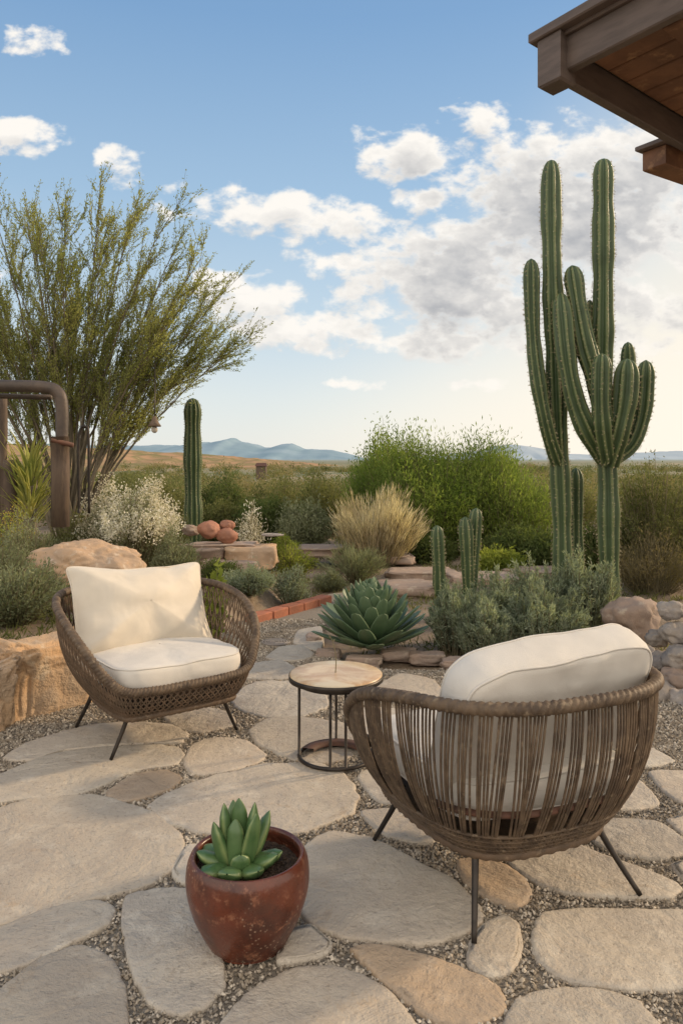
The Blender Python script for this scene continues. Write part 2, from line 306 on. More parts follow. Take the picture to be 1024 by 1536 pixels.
for pts,lab,tan in FS:
    W2=np.array([gnd(px,py,.02) for px,py in pts]); n=96; m_=len(W2)
    P=catmull(np.c_[W2,np.zeros(m_)],n,True)[:,:2]
    L0=[]
    for q in range(n):
        k=int(q*m_/n); f=q*m_/n-k; L0.append(W2[k%m_]*(1-f)+W2[(k+1)%m_]*f)
    P=P*.6+np.array(L0)*.4
    c=P.mean(0); d=P-c; mr=np.linalg.norm(d,axis=1).mean()
    ang=np.arange(n)/n*2*np.pi; rg=np.random.default_rng(len(lab)+int(pts[0][0])+500)
    jig=1+.009/mr+sum(.012*rg.normal()/k**.45*np.sin(k*ang+rg.random()*6) for k in range(4,34))*.75
    P=c+d*jig[:,None]; polys.append(P)
    V=[]; so=rg.random()*50
    offs=[(0,-.004),(0,.0125),(.0018,.0165),(.005,.0188),(.012,.0198)]
    rads=np.linalg.norm(P-c,axis=1)
    rows=[(1-ofs/rads,z) for ofs,z in offs]+[(np.full(n,k_),.020) for k_ in (.85,.7,.55,.4,.25,.1,.01)]
    for mm,z in rows:
        Q=(P-c)*np.asarray(mm)[:,None]
        zz=np.full(n,z)
        if z>.015: zz=zz+np.array([noise.noise(Vector((q[0]*6,q[1]*6,so)))*.0045+noise.noise(Vector((q[0]*25,q[1]*25,so)))*.0013 for q in Q])
        V.append(np.c_[Q,zz])
    mb=MB(); mb.add(np.concatenate(V),grid_faces(len(rows),n)); mb.f.append((np.arange(mb.n-n,mb.n)[None,:],0,True))
    o=mb.build('flagstone',M['flagtan'] if tan else M['flag'],loc=(c[0],c[1],0)); tag(o,lab,'flagstone','flagstones laid in the gravel patio')
def inpoly(pts,P):
    x,y=pts[:,0],pts[:,1]; r=np.zeros(len(pts),bool); n=len(P)
    for i in range(n):
        x1,y1=P[i]; x2,y2=P[(i+1)%n]
        if y1==y2: continue
        c=((y1>y)!=(y2>y))&(x<(x2-x1)*(y-y1)/(y2-y1)+x1); r^=c
    return r
NP=230000
yy=np.sqrt(RNG.random(NP)*(5.3**2-1.25**2)+1.25**2); xx=(RNG.random(NP)*2-1)*(.5*yy+.12)
pt=np.c_[xx,yy]; pt=pt[inpoly(pt,PP[:,:2])]
for P in polys:
    lo,hi=P.min(0),P.max(0); c=P.mean(0); bb=np.all((pt>lo)&(pt<hi),1); k=np.zeros(len(pt),bool); k[bb]=inpoly(pt[bb],c+(P-c)*.985); pt=pt[~k]
n=len(pt); r=RNG.uniform(.0028,.0062,n)*np.interp(pt[:,1],[1.5,4],[1,1.25])
octa=np.array([[1,0,0],[0,1,0],[-1,0,0],[0,-1,0],[0,0,.8],[0,0,-.8]],float)
V=octa[None]*RNG.uniform(.6,1.35,(n,6,1)); a=RNG.random(n)*6.28; ca,sa=np.cos(a)[:,None],np.sin(a)[:,None]
tx=RNG.normal(size=(n,1))*.5; x=V[...,0]; y=V[...,1]; z=V[...,2]+x*tx
V=np.stack([x*ca-y*sa,x*sa+y*ca,z],-1)*r[:,None,None]+np.c_[pt,RNG.uniform(.008,.0145,n)][:,None,:]
of=np.array([[0,1,4],[1,2,4],[2,3,4],[3,0,4],[1,0,5],[2,1,5],[3,2,5],[0,3,5]])
mb=MB(); mb.add(V,(of[None]+(np.arange(n)*6)[:,None,None]).reshape(-1,3),0,0,False)
tag(mb.build('gravel',M['pebble']),'loose crushed gravel filling the joints between flagstones','gravel',kind='stuff')
# ---------------------------------------------------------------- rocks
def icos(sub):
    import bmesh
    bm=bmesh.new(); bmesh.ops.create_icosphere(bm,subdivisions=sub,radius=1); v=np.array([q.co[:] for q in bm.verts]); f=np.array([[w.index for w in q.verts] for q in bm.faces]); bm.free(); return v,f
IV,IF=icos(6); IV4,IF4=icos(4)
def rock_mb(rx,ry,rz,seed,boxy=0.0,rough=.22,big=True):
    v,f=(IV,IF) if big else (IV4,IF4)
    p=v.copy()
    if boxy:
        q=np.sign(p)*np.abs(p)**(1-boxy); p=q/np.max(np.abs(q),1,keepdims=True)*(boxy)+p*(1-boxy)
    out=np.empty_like(p); so=Vector((seed*3.1,seed*1.7,seed*.9))
    for i,q in enumerate(p):
        w=Vector(v[i]); a=noise.noise(w*1.1+so)*rough*1.4+noise.noise(w*2.6+so)*rough*.7+noise.noise(w*7+so)*rough*.28
        if big: a+=noise.noise(w*18+so)*rough*.12
        vd=noise.voronoi(w*1.9+so)[0]; a+=-max(0,.16-(vd[1]-vd[0]))*rough*1.6
        out[i]=q*(1+a)
    mb=MB(); mb.add(out*[rx,ry,rz],f); return mb
def rock(name,loc,r,seed,mat,label,cat='rock',group=None,boxy=0,rough=.22,rz=0,big=False):
    o=rock_mb(*r,seed,boxy,rough,big).build(name,mat,loc=loc,rot=(0,0,rz)); return tag(o,label,cat,group)
G='sandstone blocks walling the left bed'
rock('wall_boulder',(-1.66,2.98,.11),(.34,.17,.20),1,M['sandstone'],'golden sandstone wall block at the left edge, nearest the camera','boulder',G,.75,.26,1.05,True)
rock('wall_boulder',(-1.33,3.50,.11),(.30,.15,.205),2,M['sandstone'],'golden sandstone wall block right behind the far chair left legs','boulder',G,.75,.26,.9,True)
rock('wall_boulder',(-1.14,4.0,.10),(.28,.13,.17),3,M['sandstone'],'sandstone wall block mostly hidden behind the far chair','boulder',G,.7,.2,1.35,True)
rock('boulder',(-1.62,5.0,.36),(.40,.28,.22),4,M['gold'],'smooth golden boulder behind the far chair pillow','boulder',None,.1,.16,.1,True)
sl=[(345,850,6.6,.26,.2,.07,'low flat slab on the ground under the terracotta rocks'),(300,830,6.8,.26,.2,.07,'flat slab at the left end of the stone stack'),(378,835,6.7,.22,.18,.10,'pale upright edged slab at the right end of the stone stack'),(335,822,6.85,.3,.2,.05,'wide flat slab directly below the terracotta rocks')]
for i,(px,py,Yd,a,b,c,lb) in enumerate(sl):
    p=at(px,py,Yd); rock('stone_slab',p,(a,b,c),10+i,M['slab'] if i!=2 else M['gold'],lb,'stone slab','slabs stacked in the left bed',.7,.16)
for i,(px,py,r,lb) in enumerate([(314,795,.09,'round terracotta coloured rock, left one of three on the slab'),(341,804,.085,'rounded terracotta coloured rock, nearest of three on the slab'),(341,788,.06,'small pinkish rock topmost of the three on the slab'),]):
    p=at(px,py,6.75+(.1 if i==2 else 0)); rock('round_rock',p,(r*1.1,r,r*.85),20+i,M['terra'],lb,'rock','terracotta rocks on the slab stack',0,.14)
rock('round_rock',at(286,796,6.9),(.07,.06,.055),27,M['slab'],'small tan rock left of the terracotta rocks','rock')
rp=[(946,926,4.55,.17,.14,.125,'large tan grey boulder beside the rosemary'),(1008,915,3.9,.06,.07,.045,'small pale rock on top of the right rock stack'),(1015,948,3.85,.075,.08,.055,'rounded rock second from the top of the right stack'),(985,958,3.95,.05,.06,.045,'small dark rock on the left shoulder of the stack'),(1022,985,3.75,.09,.08,.06,'flattish rock in the middle of the right stack'),(990,992,3.85,.065,.06,.05,'round brown rock left of the middle of the stack'),(1012,1018,3.7,.07,.07,.05,'tan rock below the middle of the right stack'),(985,1045,3.6,.085,.08,.08,'dark slate rock at the foot of the stack'),(1028,1055,3.5,.08,.07,.07,'rock at the right edge low in the stack'),(996,1092,3.4,.10,.09,.075,'pale grey cobble lying nearest the patio'),(1045,1100,3.3,.10,.09,.08,'cobble at the right edge beside the pale grey one'),(960,985,4.2,.09,.07,.06,'low brown rock between the boulder and the stack'),(955,1020,3.95,.08,.07,.06,'small rock half hidden behind the near chair'),(1062,960,3.8,.1,.09,.12,'rock of the stack just outside the right edge')]
for i,(px,py,Yd,a,b,c,lb) in enumerate(rp):
    rock('rock',at(px,py,Yd),(a,b,c),30+i*1.3,M['grey'] if i not in(0,6) else M['slab'],lb,'rock','rocks piled at the right of the patio',.15,.24,i)
es=[(600,985,.10,.07,'tan flat edging stone right of the agave'),(640,990,.10,.06,'tan flat edging stone beside the rosemary'),(545,995,.10,.05,'flat edging stone in front of the agave'),(492,985,.07,.06,'flat edging stone at the left foot of the agave'),(472,962,.05,.07,'small edging stone left of the agave'),(690,1000,.11,.06,'flat edging stone behind the near chair cushion'),(760,1002,.11,.06,'edging stone hidden behind the near chair cushion')]
for i,(px,py,a,b,lb) in enumerate(es):
    x,y=gnd(px,py); rock('edging_stone',(x,y,.01),(a,b,.035),60+i,M['slab'],lb,'stone','edging stones round the agave bed',.5,.18)
le=[(560,838,8.0,.4,'left end slab of the reddish ledge behind the agave'),(632,862,7.3,.33,'middle slab of the reddish ledge left of the short cacti'),(730,873,7.0,.36,'slab of the reddish ledge right of the short cacti'),(610,885,6.5,.25,'lower front slab of the reddish ledge'),(470,826,8.0,.3,'pale slab of the ledge left of the straw grass'),(800,868,7.4,.3,'far right slab of the ledge beside the tall cactus')]
for i,(px,py,Yd,a,lb) in enumerate(le):
    p=at(px,py,Yd); rock('ledge_slab',(p[0],p[1],max(p[2],.02)),(a,.22,.05),70+i,M['slab'],lb,'stone slab','reddish ledge slabs behind the agave',.7,.16)
bl=['nearest the far chair','second from the far chair','third from the far chair','next to the agave end','at the far agave end']
a0=np.array(gnd(376,937)); a1=np.array(gnd(490,905)); d=(a1-a0); ln=np.linalg.norm(d); d/=ln
for i in range(5):
    c=a0+d*(ln*(i+.5)/5); mb=MB(); u=np.array([d[0],d[1],RNG.normal()*.02]); w=np.array([-d[1],d[0],0])
    box(mb,(0,0,0),u*(ln/10-.006),w*.05,(0,0,.035),.006)
    tag(mb.build('brick',M['brick'],loc=(c[0],c[1],.03),rot=(0,0,RNG.normal()*.03)),'red brick in the bed edging, '+bl[i],'brick','red bricks edging the bed')
def coil(px,py,R,turns,z,lb,Yd=None):
    if Yd is None: x,y=gnd(px,py)
    else: x,y,z=at(px,py,Yd)
    t=np.linspace(0,1,160); an=t*turns*2*np.pi; P=np.c_[R*(.08+.92*t)*np.cos(an),R*(.08+.92*t)*np.sin(an),np.zeros(160)+.006]
    mb=MB(); tubes(mb,P,R/turns*.34,6); tag(mb.build('coil_ornament',M['grey'],loc=(x,y,z)),lb,'ornament')
coil(413,968,.085,5,.014,'grey spiral coil ornament lying right of the far chair')
coil(408,803,.10,4,.2,'small grey spiral ornament near the terracotta rocks',Yd=6.9)
# ---------------------------------------------------------------- chairs
rimh=[(0,.35,.565),(.155,.337,.565),(.285,.26,.562),(.36,.10,.55),(.38,-.07,.51),(.355,-.21,.43),(.30,-.285,.335),(.24,-.32,.285),(.13,-.333,.275),(0,-.335,.275)]
basx=[(0,.21),(.12,.20),(.195,.15),(.225,.06),(.235,-.06),(.235,-.16),(.228,-.23),(.205,-.275),(.12,-.285),(0,-.287)]
bash=[(x,y,.172) for x,y in basx]
def full(h): return np.array(h+[(-x,y,z) for x,y,z in h[-2:0:-1]])
RIM=full(rimh); BAS=full(bash)
def cat_at(P,s):
    m=len(P); t=(np.asarray(s)%1)*m; i=np.floor(t).astype(int); u=(t-i)[...,None]
    a,b,c,d=P[(i-1)%m],P[i%m],P[(i+1)%m],P[(i+2)%m]
    return .5*((2*b)+(c-a)*u+(2*a-5*b+4*c-d)*u**2+(3*b-a-3*c+d)*u**3)
def shell(s,t):
    s,t=np.broadcast_arrays(s,t); A=cat_at(RIM,s); B=cat_at(BAS,s); t=t[...,None]
    P=A*(1-t)+B*t; out=nrm((A+B)*[.5,.5,0]); hgt=np.clip((A[...,2:]-B[...,2:])/.4,0,1)
    return P+out*(4*t*(1-t))*.04*hgt-np.array([0,0,1])*(4*t*(1-t))*.025*hgt
def cushion(w,d,prof,n=4.0,M_=128,seed=0,amp=.006,nsc=6,pinch=0.0):
    k=M_//4; q=np.linspace(-1,1,k,endpoint=False); one=np.ones(k)
    sx=np.concatenate([q,one,-q,-one]); sy=np.concatenate([-one,q,one,-q])
    r=(np.abs(sx)**n+np.abs(sy)**n)**(-1/n)
    X=sx*r; Yv=sy*r; X,Yv=X*(1-pinch*(1-Yv**2)),Yv*(1-pinch*(1-X**2))
    V=[]
    for mm,z in prof:
        Q=np.c_[X*mm*w/2,Yv*mm*d/2,np.full(M_,z)]; V.append(Q)
    V=np.concatenate(V)
    for i in range(len(V)):
        g=Vector((V[i][0]*nsc+seed,V[i][1]*nsc,V[i][2]*nsc)); kk=noise.noise_vector(g); k2=noise.noise(g*2.7)
        V[i]+=np.array([kk.x*.5,kk.y*.5,(kk.z+k2*.5)*(1 if abs(V[i][2])>.004 else .3)])*amp
    mb=MB(); mb.add(V,grid_faces(len(prof),M_))
    return mb,V.reshape(len(prof),M_,3)
def boxprof(t,puff):
    p=[(.01,t/2+puff)]+[(m,t/2+puff*(1-m**2.2)) for m in (.15,.3,.45,.6,.72,.82,.9,.95)]+[(.985,t/2*.93),(1.0,t/2*.75),(1.012,t/4),(1.015,0)]
    return p+[(m,-z) for m,z in p[-2::-1]]
def pilprof(t):
    p=[(m,t/2*(1-m**2.2)**.75) for m in (.01,.12,.24,.36,.48,.58,.68,.77,.85,.91,.96,.99)]+[(1.0,0)]
    return p+[(m,-z) for m,z in p[-2::-1]]
def chair(name,loc,rz,label,style,feet,cush):
    t=thing(name,loc,label,'chair',None,rz)
    mb=MB(); closed_tube(mb,cat_at(RIM,np.arange(700)/700),.0155,12,150,.13); mb.build('rim',M['ropel'],t)
    mb=MB(); T=np.linspace(0,1,15)
    if style=='net':
        n=96
        for dl in (.045,-.045):
            s0=np.arange(n)/n; P=shell(s0[:,None]+dl*T[None],np.broadcast_to(T,(n,15))); tubes(mb,P,.0033,4)
        s0=np.arange(n)/n; P=shell(s0[:,None]+0*T[None],np.broadcast_to(T,(n,15))); tubes(mb,P,.0032,4)
        for tt in (.9,.95): closed_tube(mb,shell(np.arange(200)/200,np.full(200,tt)),.004,5)
    else:
        n=66; g0=np.arange(n)/n+RNG.normal(size=n)*.0012; s0=np.repeat(g0,4)+np.tile([-.0048,-.0016,.0016,.0048],n)
        conv=np.repeat(RNG.normal(size=n)*.0045,4)
        P=shell(s0[:,None]+conv[:,None]*T[None]+RNG.normal(size=(len(s0),1))*.0012*T[None],np.broadcast_to(T,(len(s0),15))); tubes(mb,P,.0031,5)
        for dl in (.03,-.03):
            T2=np.linspace(.80,1,6); s1=np.arange(110)/110; tubes(mb,shell(s1[:,None]+dl*(T2-.80)[None]*4,np.broadcast_to(T2,(110,6))),.0038,4)
        for tt in (.78,.83,.88,.93,.97): closed_tube(mb,shell(np.arange(200)/200,np.full(200,tt)),.0045,6)
    mb.build('woven_basket',M['rope'] if style=='net' else M['ropel'],t)
    mb=MB(); closed_tube(mb,cat_at(BAS,np.arange(300)/300),.014,8,60,.12)
    B=cat_at(BAS,np.arange(80)/80); mb.add(np.concatenate([B+[0,0,.006],B*[.02,.02,1]+[0,0,.006]]),grid_faces(2,80)); mb.build('seat_base',M['rope'],t)
    if style!='net':
        mb=MB(); s1=np.linspace(-.155,.155,40)%1; P=shell(s1,np.full(40,.60))*[.97,.97,1]; tubes(mb,P,.008,6); mb.build('back_rail',M['rust'],t)
    for (tx,ty),(fx,fy) in feet:
        mb=MB(); P=np.array([[tx,ty,.18],[(tx*.6+fx*.4),(ty*.6+fy*.4),.11],[fx,fy,.018]]); P=catmull(P,8); tubes(mb,P,np.linspace(.0095,.0065,8),8); mb.build('leg',M['metal'],t)
    for nm,mat,w,d,prof,n,cloc,rx,rr,seed,amp,pip,pn in cush:
        m_,R=cushion(w,d,prof,n,seed=seed,amp=amp,nsc=5,pinch=pn); o=m_.build(nm,mat,t,cloc,(rx,rr,0))
        for k in pip:
            m2=MB(); closed_tube(m2,R[k],.0034,6); m2.build('piping',mat,o)
    return t
bp=boxprof(.085,.020); nb=len(bp)
ft=[((.19,.15),(.25,.20)),((-.19,.15),(-.25,.20)),((.19,-.22),(.26,-.22)),((-.19,-.22),(-.26,-.22))]
chair('wicker_lounge_chair',(-.765,3.13,.003),math.radians(37),'brown woven rope lounge chair facing the table, cream pillow on it','net',ft,[
 ('seat_cushion',M['offwhite'],.52,.53,bp,6,(0,-.055,.312),0,0,3,.008,(9,nb-10),0),
 ('pillow',M['cream'],.62,.395,pilprof(.18),16.0,(.0,.115,.49),math.radians(62),math.radians(3),9,.022,(12,),.10)])
bp2=boxprof(.10,.020)
ft2=[((.18,.15),(.245,.245)),((-.18,.15),(-.245,.245)),((.18,-.22),(.25,-.27)),((-.18,-.22),(-.25,-.27))]
chair('wicker_lounge_chair',(.43,2.06,.003),math.radians(203),'rope lounge chair nearest the camera, seen from behind','rib',ft2,[
 ('seat_cushion',M['offwhite'],.52,.54,bp,6,(0,-.055,.312),0,0,5,.008,(9,nb-10),0),
 ('back_cushion',M['offwhite'],.56,.42,bp2,7,(-.012,.145,.470),math.radians(67),math.radians(4),12,.015,(9,nb-10),0)])
# ---------------------------------------------------------------- side table
tx,ty=-.02,2.82
t=thing('side_table',(tx,ty,.022),'small round side table with tan stone top and thin dark legs','table')
mb=MB(); th=np.arange(72)/72*2*np.pi; prof=[(.001,.311),(.10,.311),(.166,.311),(.170,.308),(.170,.296),(.12,.294),(.001,.294)]
mb.add(np.concatenate([np.c_[r*np.cos(th),r*np.sin(th),np.full(72,z)] for r,z in prof]),grid_faces(7,72)); mb.build('tabletop',M['top'],t)
mb=MB(); prof=[(.1705,.288),(.1735,.288),(.1735,.306),(.1710,.306),(.1705,.30),(.1705,.288)]
mb.add(np.concatenate([np.c_[r*np.cos(th),r*np.sin(th),np.full(72,z)] for r,z in prof]),grid_faces(6,72)); mb.build('top_band',M['metal'],t)
R=.135; mb=MB(); closed_tube(mb,np.c_[R*np.cos(th),R*np.sin(th),np.full(72,.009)],.0075,8); mb.build('foot_ring',M['metal'],t)
mb=MB(); closed_tube(mb,np.c_[R*np.cos(th),R*np.sin(th),np.full(72,.275)],.005,8); mb.build('upper_ring',M['metal'],t)
for a in (185,262,285,355,90):
    a=math.radians(a); mb=MB(); tubes(mb,[[R*math.cos(a),R*math.sin(a),z] for z in (.004,.15,.292)],.0052,8); mb.build('leg',M['metal'],t)
mb=MB(); a=np.radians(np.linspace(25,165,40)); mb.add(np.concatenate([np.c_[r*np.cos(a),r*np.sin(a),np.full(40,z)] for r,z in ((R-.005,.010),(R-.005,.022),(.085,.022),(.085,.010))]),grid_faces(4,40,False)); mb.build('curved_shelf',M['rust'],t)
mb=MB(); P=catmull([(0,0,0),(.002,.0,.05),(-.006,0,.1),(-.016,0,.125)],12); tubes(mb,P,np.linspace(.0022,.001,12),5)
leaves(mb,np.array([[-.004,0,.09],[-.01,0,.11],[-.015,0,.124]]),np.array([[-.3,0,1],[.5,0,1],[-.5,0,.7]]),.018,.006,RNG)
tag(mb.build('dry_stem',M['twig'],loc=(tx-.002,ty,.333)),'thin dry stem standing on the side table','twig')
# ---------------------------------------------------------------- fleshy plants
def fleshy(mb,base,az,el0,el1,L_,W_,T_,n=14,k=12,prof=None,tip=.4,cup=.25):
    t=np.linspace(0,1,n); el=np.radians(el0+(el1-el0)*t); ds=L_/(n-1)
    r=np.concatenate([[0],np.cumsum(np.cos(el[:-1])*ds)]); z=np.concatenate([[0],np.cumsum(np.sin(el[:-1])*ds)])
    h=np.array([math.cos(az),math.sin(az),0]); sd=np.array([-math.sin(az),math.cos(az),0])
    P=np.array(base)+r[:,None]*h+z[:,None]*[0,0,1]; nn=-np.sin(el)[:,None]*h+np.cos(el)[:,None]*[0,0,1]
    w=W_*prof(t); th_=T_*np.clip(prof(t),0,1)*(1-.5*t)+.0008
    a=np.arange(k)/k*2*np.pi
    cx=np.cos(a); sz=np.sin(a)
    V=P[:,None,:]+w[:,None,None]*.5*cx[None,:,None]*sd+(th_[:,None]*.5*sz[None,:]+w[:,None]*cup*.5*(cx[None,:]**2))[...,None]*nn[:,None,:]
    val=np.clip(np.broadcast_to(np.abs(cx)[None,:]**6*.75,(n,k)).copy()+ (t[:,None]>.96)*tip,0,1)
    mb.add(V,grid_faces(n,k),0,val.ravel())
ax_,ay_=.165,4.42
t=thing('agave',(ax_,ay_,0),'large blue green agave rosette at the back of the patio','agave')
mb=MB(); prf=lambda t: np.clip((.66+.95*t-.62*t**2)*np.clip(1-t,0,1)**.32*1.1,0.01,1.2)
N=96; rg=np.random.default_rng(3)
for i in range(N):
    f=i/N; az=i*2.39996; el=12+70*f**.85+rg.normal()*3; Ls=(.335-.05*f)*rg.uniform(.92,1.06)
    fleshy(mb,(.05*(1-f)*math.cos(az),.05*(1-f)*math.sin(az),.04+.11*f),az,el-4,el+12,Ls,.118*(1-.2*f),.024,n=18,prof=prf,tip=.2,cup=.2)
mb.build('leaf_rosette',M['agave'],t)
px_,py_=-.215,1.765
t=thing('plant_pot',(px_,py_,.014),'glossy rust brown rounded ceramic pot in the foreground','pot')
prof=[(.001,.0),(.082,.0),(.09,.004),(.105,.03),(.124,.07),(.1375,.115),(.141,.15),(.138,.180),(.132,.196),(.127,.202),(.121,.200),(.118,.191),(.118,.155),(.001,.153)]
pc=catmull([(a,0,b) for a,b in prof],60); th=np.arange(96)/96*2*np.pi
mb=MB(); mb.add(np.concatenate([np.c_[r*np.cos(th),r*np.sin(th),np.full(96,z)] for r,_,z in pc]),grid_faces(60,96)); mb.build('pot_body',M['pot'],t)
mb=MB(); rr=np.linspace(.117,.002,16); V=np.concatenate([np.c_[r*np.cos(th),r*np.sin(th),.170+RNG.normal(size=96)*.0022] for r in rr]); mb.add(V,grid_faces(16,96))
for k in range(500):
    a=RNG.random()*6.28; r=math.sqrt(RNG.random())*.112; s=RNG.uniform(.002,.005); mb.add(octa*s*RNG.uniform(.6,1.3,(6,1))+[r*math.cos(a),r*math.sin(a),.173],of,0,0,False)
mb.build('soil',M['potsoil'],t)
t=thing('succulent',(px_-.022,py_,.182),'green fat leaved succulent growing in the rust pot','succulent')
pf=lambda t: np.clip(np.sin(np.pi*np.clip(t*.62+.22,0,1))**.6*np.clip((1-t)/.20,0.015,1)**.5,.015,1.1)
mb=MB()
for az,el,L_,W_,r0 in [(80,88,.15,.042,.005),(0,78,.145,.040,.012),(172,80,.14,.040,.014),(262,86,.115,.042,.018),(318,70,.145,.038,.018),(205,70,.115,.040,.022),(110,72,.13,.038,.02),(30,60,.12,.038,.022),(192,30,.075,.042,.03),(340,30,.075,.046,.035),(305,22,.062,.050,.038),(262,26,.055,.056,.042),(225,18,.065,.048,.04),(10,16,.07,.042,.035),(150,14,.07,.042,.035),(80,18,.07,.042,.03),(283,58,.06,.044,.03)]:
    a=math.radians(az); fleshy(mb,(r0*math.cos(a),r0*math.sin(a),.004),a,el-4,el+8,L_,W_,.042,n=22,prof=pf,tip=.25,cup=.02,k=16)
mb.build('fleshy_leaves',M['fleshy'],t)
# ---------------------------------------------------------------- cacti
def cactus_arm(mb,P,r,ribs,rg,step=.035):
    P=catmull(P,int(max(24,np.linalg.norm(np.diff(P,axis=0),axis=1).sum()/.025))); N=len(P); s=np.concatenate([[0],np.cumsum(np.linalg.norm(np.diff(P,axis=0),axis=1))]); Lt=s[-1]
    dtip=Lt-s; R=r*np.clip(1-(1-np.clip(dtip/(r*1.8),0,1))**2.2,0.0,1)**.5*(.93+.07*np.sin(s*9+rg.random()*6)+.025*np.sin(s*23+rg.random()*6))*(.86+.14*np.clip(s/.3,0,1)); R[-1]=.004
    T=nrm(np.gradient(P,axis=0)); A=nrm(np.cross(T,[.0,1,.05])); B=np.cross(T,A); k=ribs*6; th=np.arange(k)/k*2*np.pi+rg.random()*6.28
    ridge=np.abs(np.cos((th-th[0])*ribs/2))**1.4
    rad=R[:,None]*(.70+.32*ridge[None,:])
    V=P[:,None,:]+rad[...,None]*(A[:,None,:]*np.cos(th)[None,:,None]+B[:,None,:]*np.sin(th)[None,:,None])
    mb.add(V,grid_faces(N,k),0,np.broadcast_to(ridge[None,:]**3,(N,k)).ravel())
    pts=[];ds=[]
    for j in range(ribs):
        q=np.interp(np.arange(.02,Lt-.01,step)+rg.random()*.01,s,np.arange(N)); i=q.astype(int)
        o=A[i]*math.cos(th[j*6])+B[i]*math.sin(th[j*6]); p=P[i]+o*(R[i]*1.01)[:,None]
        for _ in range(6): pts.append(p); ds.append(o+rg.normal(size=o.shape)*.7)
    leaves(mb,np.concatenate(pts),np.concatenate(ds),rg.uniform(.012,.024,sum(map(len,pts))),.0028,rg,1)
def cactus(name,loc,label,arms,cat='cactus',group=None,ribs=8):
    t=thing(name,loc,label,cat,group); rg=np.random.default_rng(len(arms)+int(loc[0]*100)%50+60)
    for nm,pts,r in arms:
        mb=MB(); P=np.array([at(px,py,Yd)-np.array(loc) for px,py,Yd in pts]); cactus_arm(mb,P,r,ribs,rg); mb.build(nm,[M['cactus'],M['spine']],t)
    return t
Yc=5.8
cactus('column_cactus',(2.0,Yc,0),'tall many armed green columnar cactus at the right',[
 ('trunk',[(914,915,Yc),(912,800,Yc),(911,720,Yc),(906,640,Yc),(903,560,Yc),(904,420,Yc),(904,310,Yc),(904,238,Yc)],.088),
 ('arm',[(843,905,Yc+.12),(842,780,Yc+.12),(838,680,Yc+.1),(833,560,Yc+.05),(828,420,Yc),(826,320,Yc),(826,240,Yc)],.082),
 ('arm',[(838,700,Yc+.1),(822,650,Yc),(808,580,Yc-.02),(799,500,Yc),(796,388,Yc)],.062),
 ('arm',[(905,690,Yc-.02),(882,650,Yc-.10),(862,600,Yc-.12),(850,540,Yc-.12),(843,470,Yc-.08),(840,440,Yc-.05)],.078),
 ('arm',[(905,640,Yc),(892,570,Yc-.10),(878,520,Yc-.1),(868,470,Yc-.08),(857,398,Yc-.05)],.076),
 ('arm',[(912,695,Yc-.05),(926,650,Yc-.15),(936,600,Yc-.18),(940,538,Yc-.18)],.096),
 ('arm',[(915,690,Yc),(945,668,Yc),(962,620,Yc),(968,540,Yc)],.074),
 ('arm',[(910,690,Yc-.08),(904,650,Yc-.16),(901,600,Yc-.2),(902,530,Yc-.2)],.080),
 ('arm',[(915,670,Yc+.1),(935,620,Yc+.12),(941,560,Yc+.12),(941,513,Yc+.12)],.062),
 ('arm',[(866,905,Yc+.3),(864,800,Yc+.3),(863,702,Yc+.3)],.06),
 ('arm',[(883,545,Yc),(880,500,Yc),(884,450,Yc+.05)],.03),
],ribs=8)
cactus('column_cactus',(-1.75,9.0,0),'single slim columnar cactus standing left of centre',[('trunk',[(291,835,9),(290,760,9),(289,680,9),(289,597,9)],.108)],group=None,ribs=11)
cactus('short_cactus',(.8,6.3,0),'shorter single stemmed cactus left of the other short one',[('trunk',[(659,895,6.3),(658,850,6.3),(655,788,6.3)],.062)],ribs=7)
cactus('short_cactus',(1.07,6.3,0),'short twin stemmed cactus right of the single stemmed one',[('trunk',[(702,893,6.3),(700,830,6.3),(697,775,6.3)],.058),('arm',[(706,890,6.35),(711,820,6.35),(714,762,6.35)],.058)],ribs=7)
# ---------------------------------------------------------------- shrubs and tree
def bez(b,c,e,t):
    t=np.asarray(t)[...,None]; return b*(1-t)**2+2*c*t*(1-t)+e*t*t
def shrub_parts(w,h,ns,nl,L_,W_,rg,up=.6,baser=.12,t0=.25,jit=.03,spray=.8,stemr=.004,dx=1.0,flat=.75,mbF=None,mbS=None,org=(0,0,0),val=0.0):
    r=np.sqrt(rg.random(ns)); ph=rg.random(ns)*2*np.pi; org=np.array(org)
    lump=1+.16*np.sin(ph*3+rg.random()*6)+.1*np.sin(ph*5+rg.random()*6)
    hl=1+.12*np.sin(r*np.cos(ph)*5+rg.random()*6)+.1*np.sin(r*np.sin(ph)*6+rg.random()*6)
    e=np.c_[r*np.cos(ph)*w/2*lump,r*np.sin(ph)*w/2*lump*dx,h*hl*np.sqrt(np.clip(1-flat*r*r,.05,1))*rg.uniform(.72,1.05,ns)]
    b=np.c_[r*np.cos(ph)*w*baser,r*np.sin(ph)*w*baser,np.zeros(ns)]
    c=b+(e-b)*np.array([1-up,1-up,up])*.9+rg.normal(size=(ns,3))*h*.05
    if mbS is not None and stemr>0: tubes(mbS,bez(b[:,None],c[:,None],e[:,None],np.linspace(0,.97,7)[None])+org,np.linspace(stemr,stemr*.4,7)[None],3)
    t=t0+(1-t0)*rg.random((ns,nl))**.8; p=bez(b[:,None],c[:,None],e[:,None],t); tan=nrm((c[:,None]-b[:,None])*(1-t)[...,None]+(e[:,None]-c[:,None])*t[...,None])
    p=p+rg.normal(size=p.shape)*jit; d=tan+rg.normal(size=p.shape)*spray+[0,0,.15]
    leaves(mbF,p.reshape(-1,3)+org,d.reshape(-1,3),L_*rg.uniform(.6,1.3,ns*nl),W_*rg.uniform(.7,1.2,ns*nl),rg,0,val)
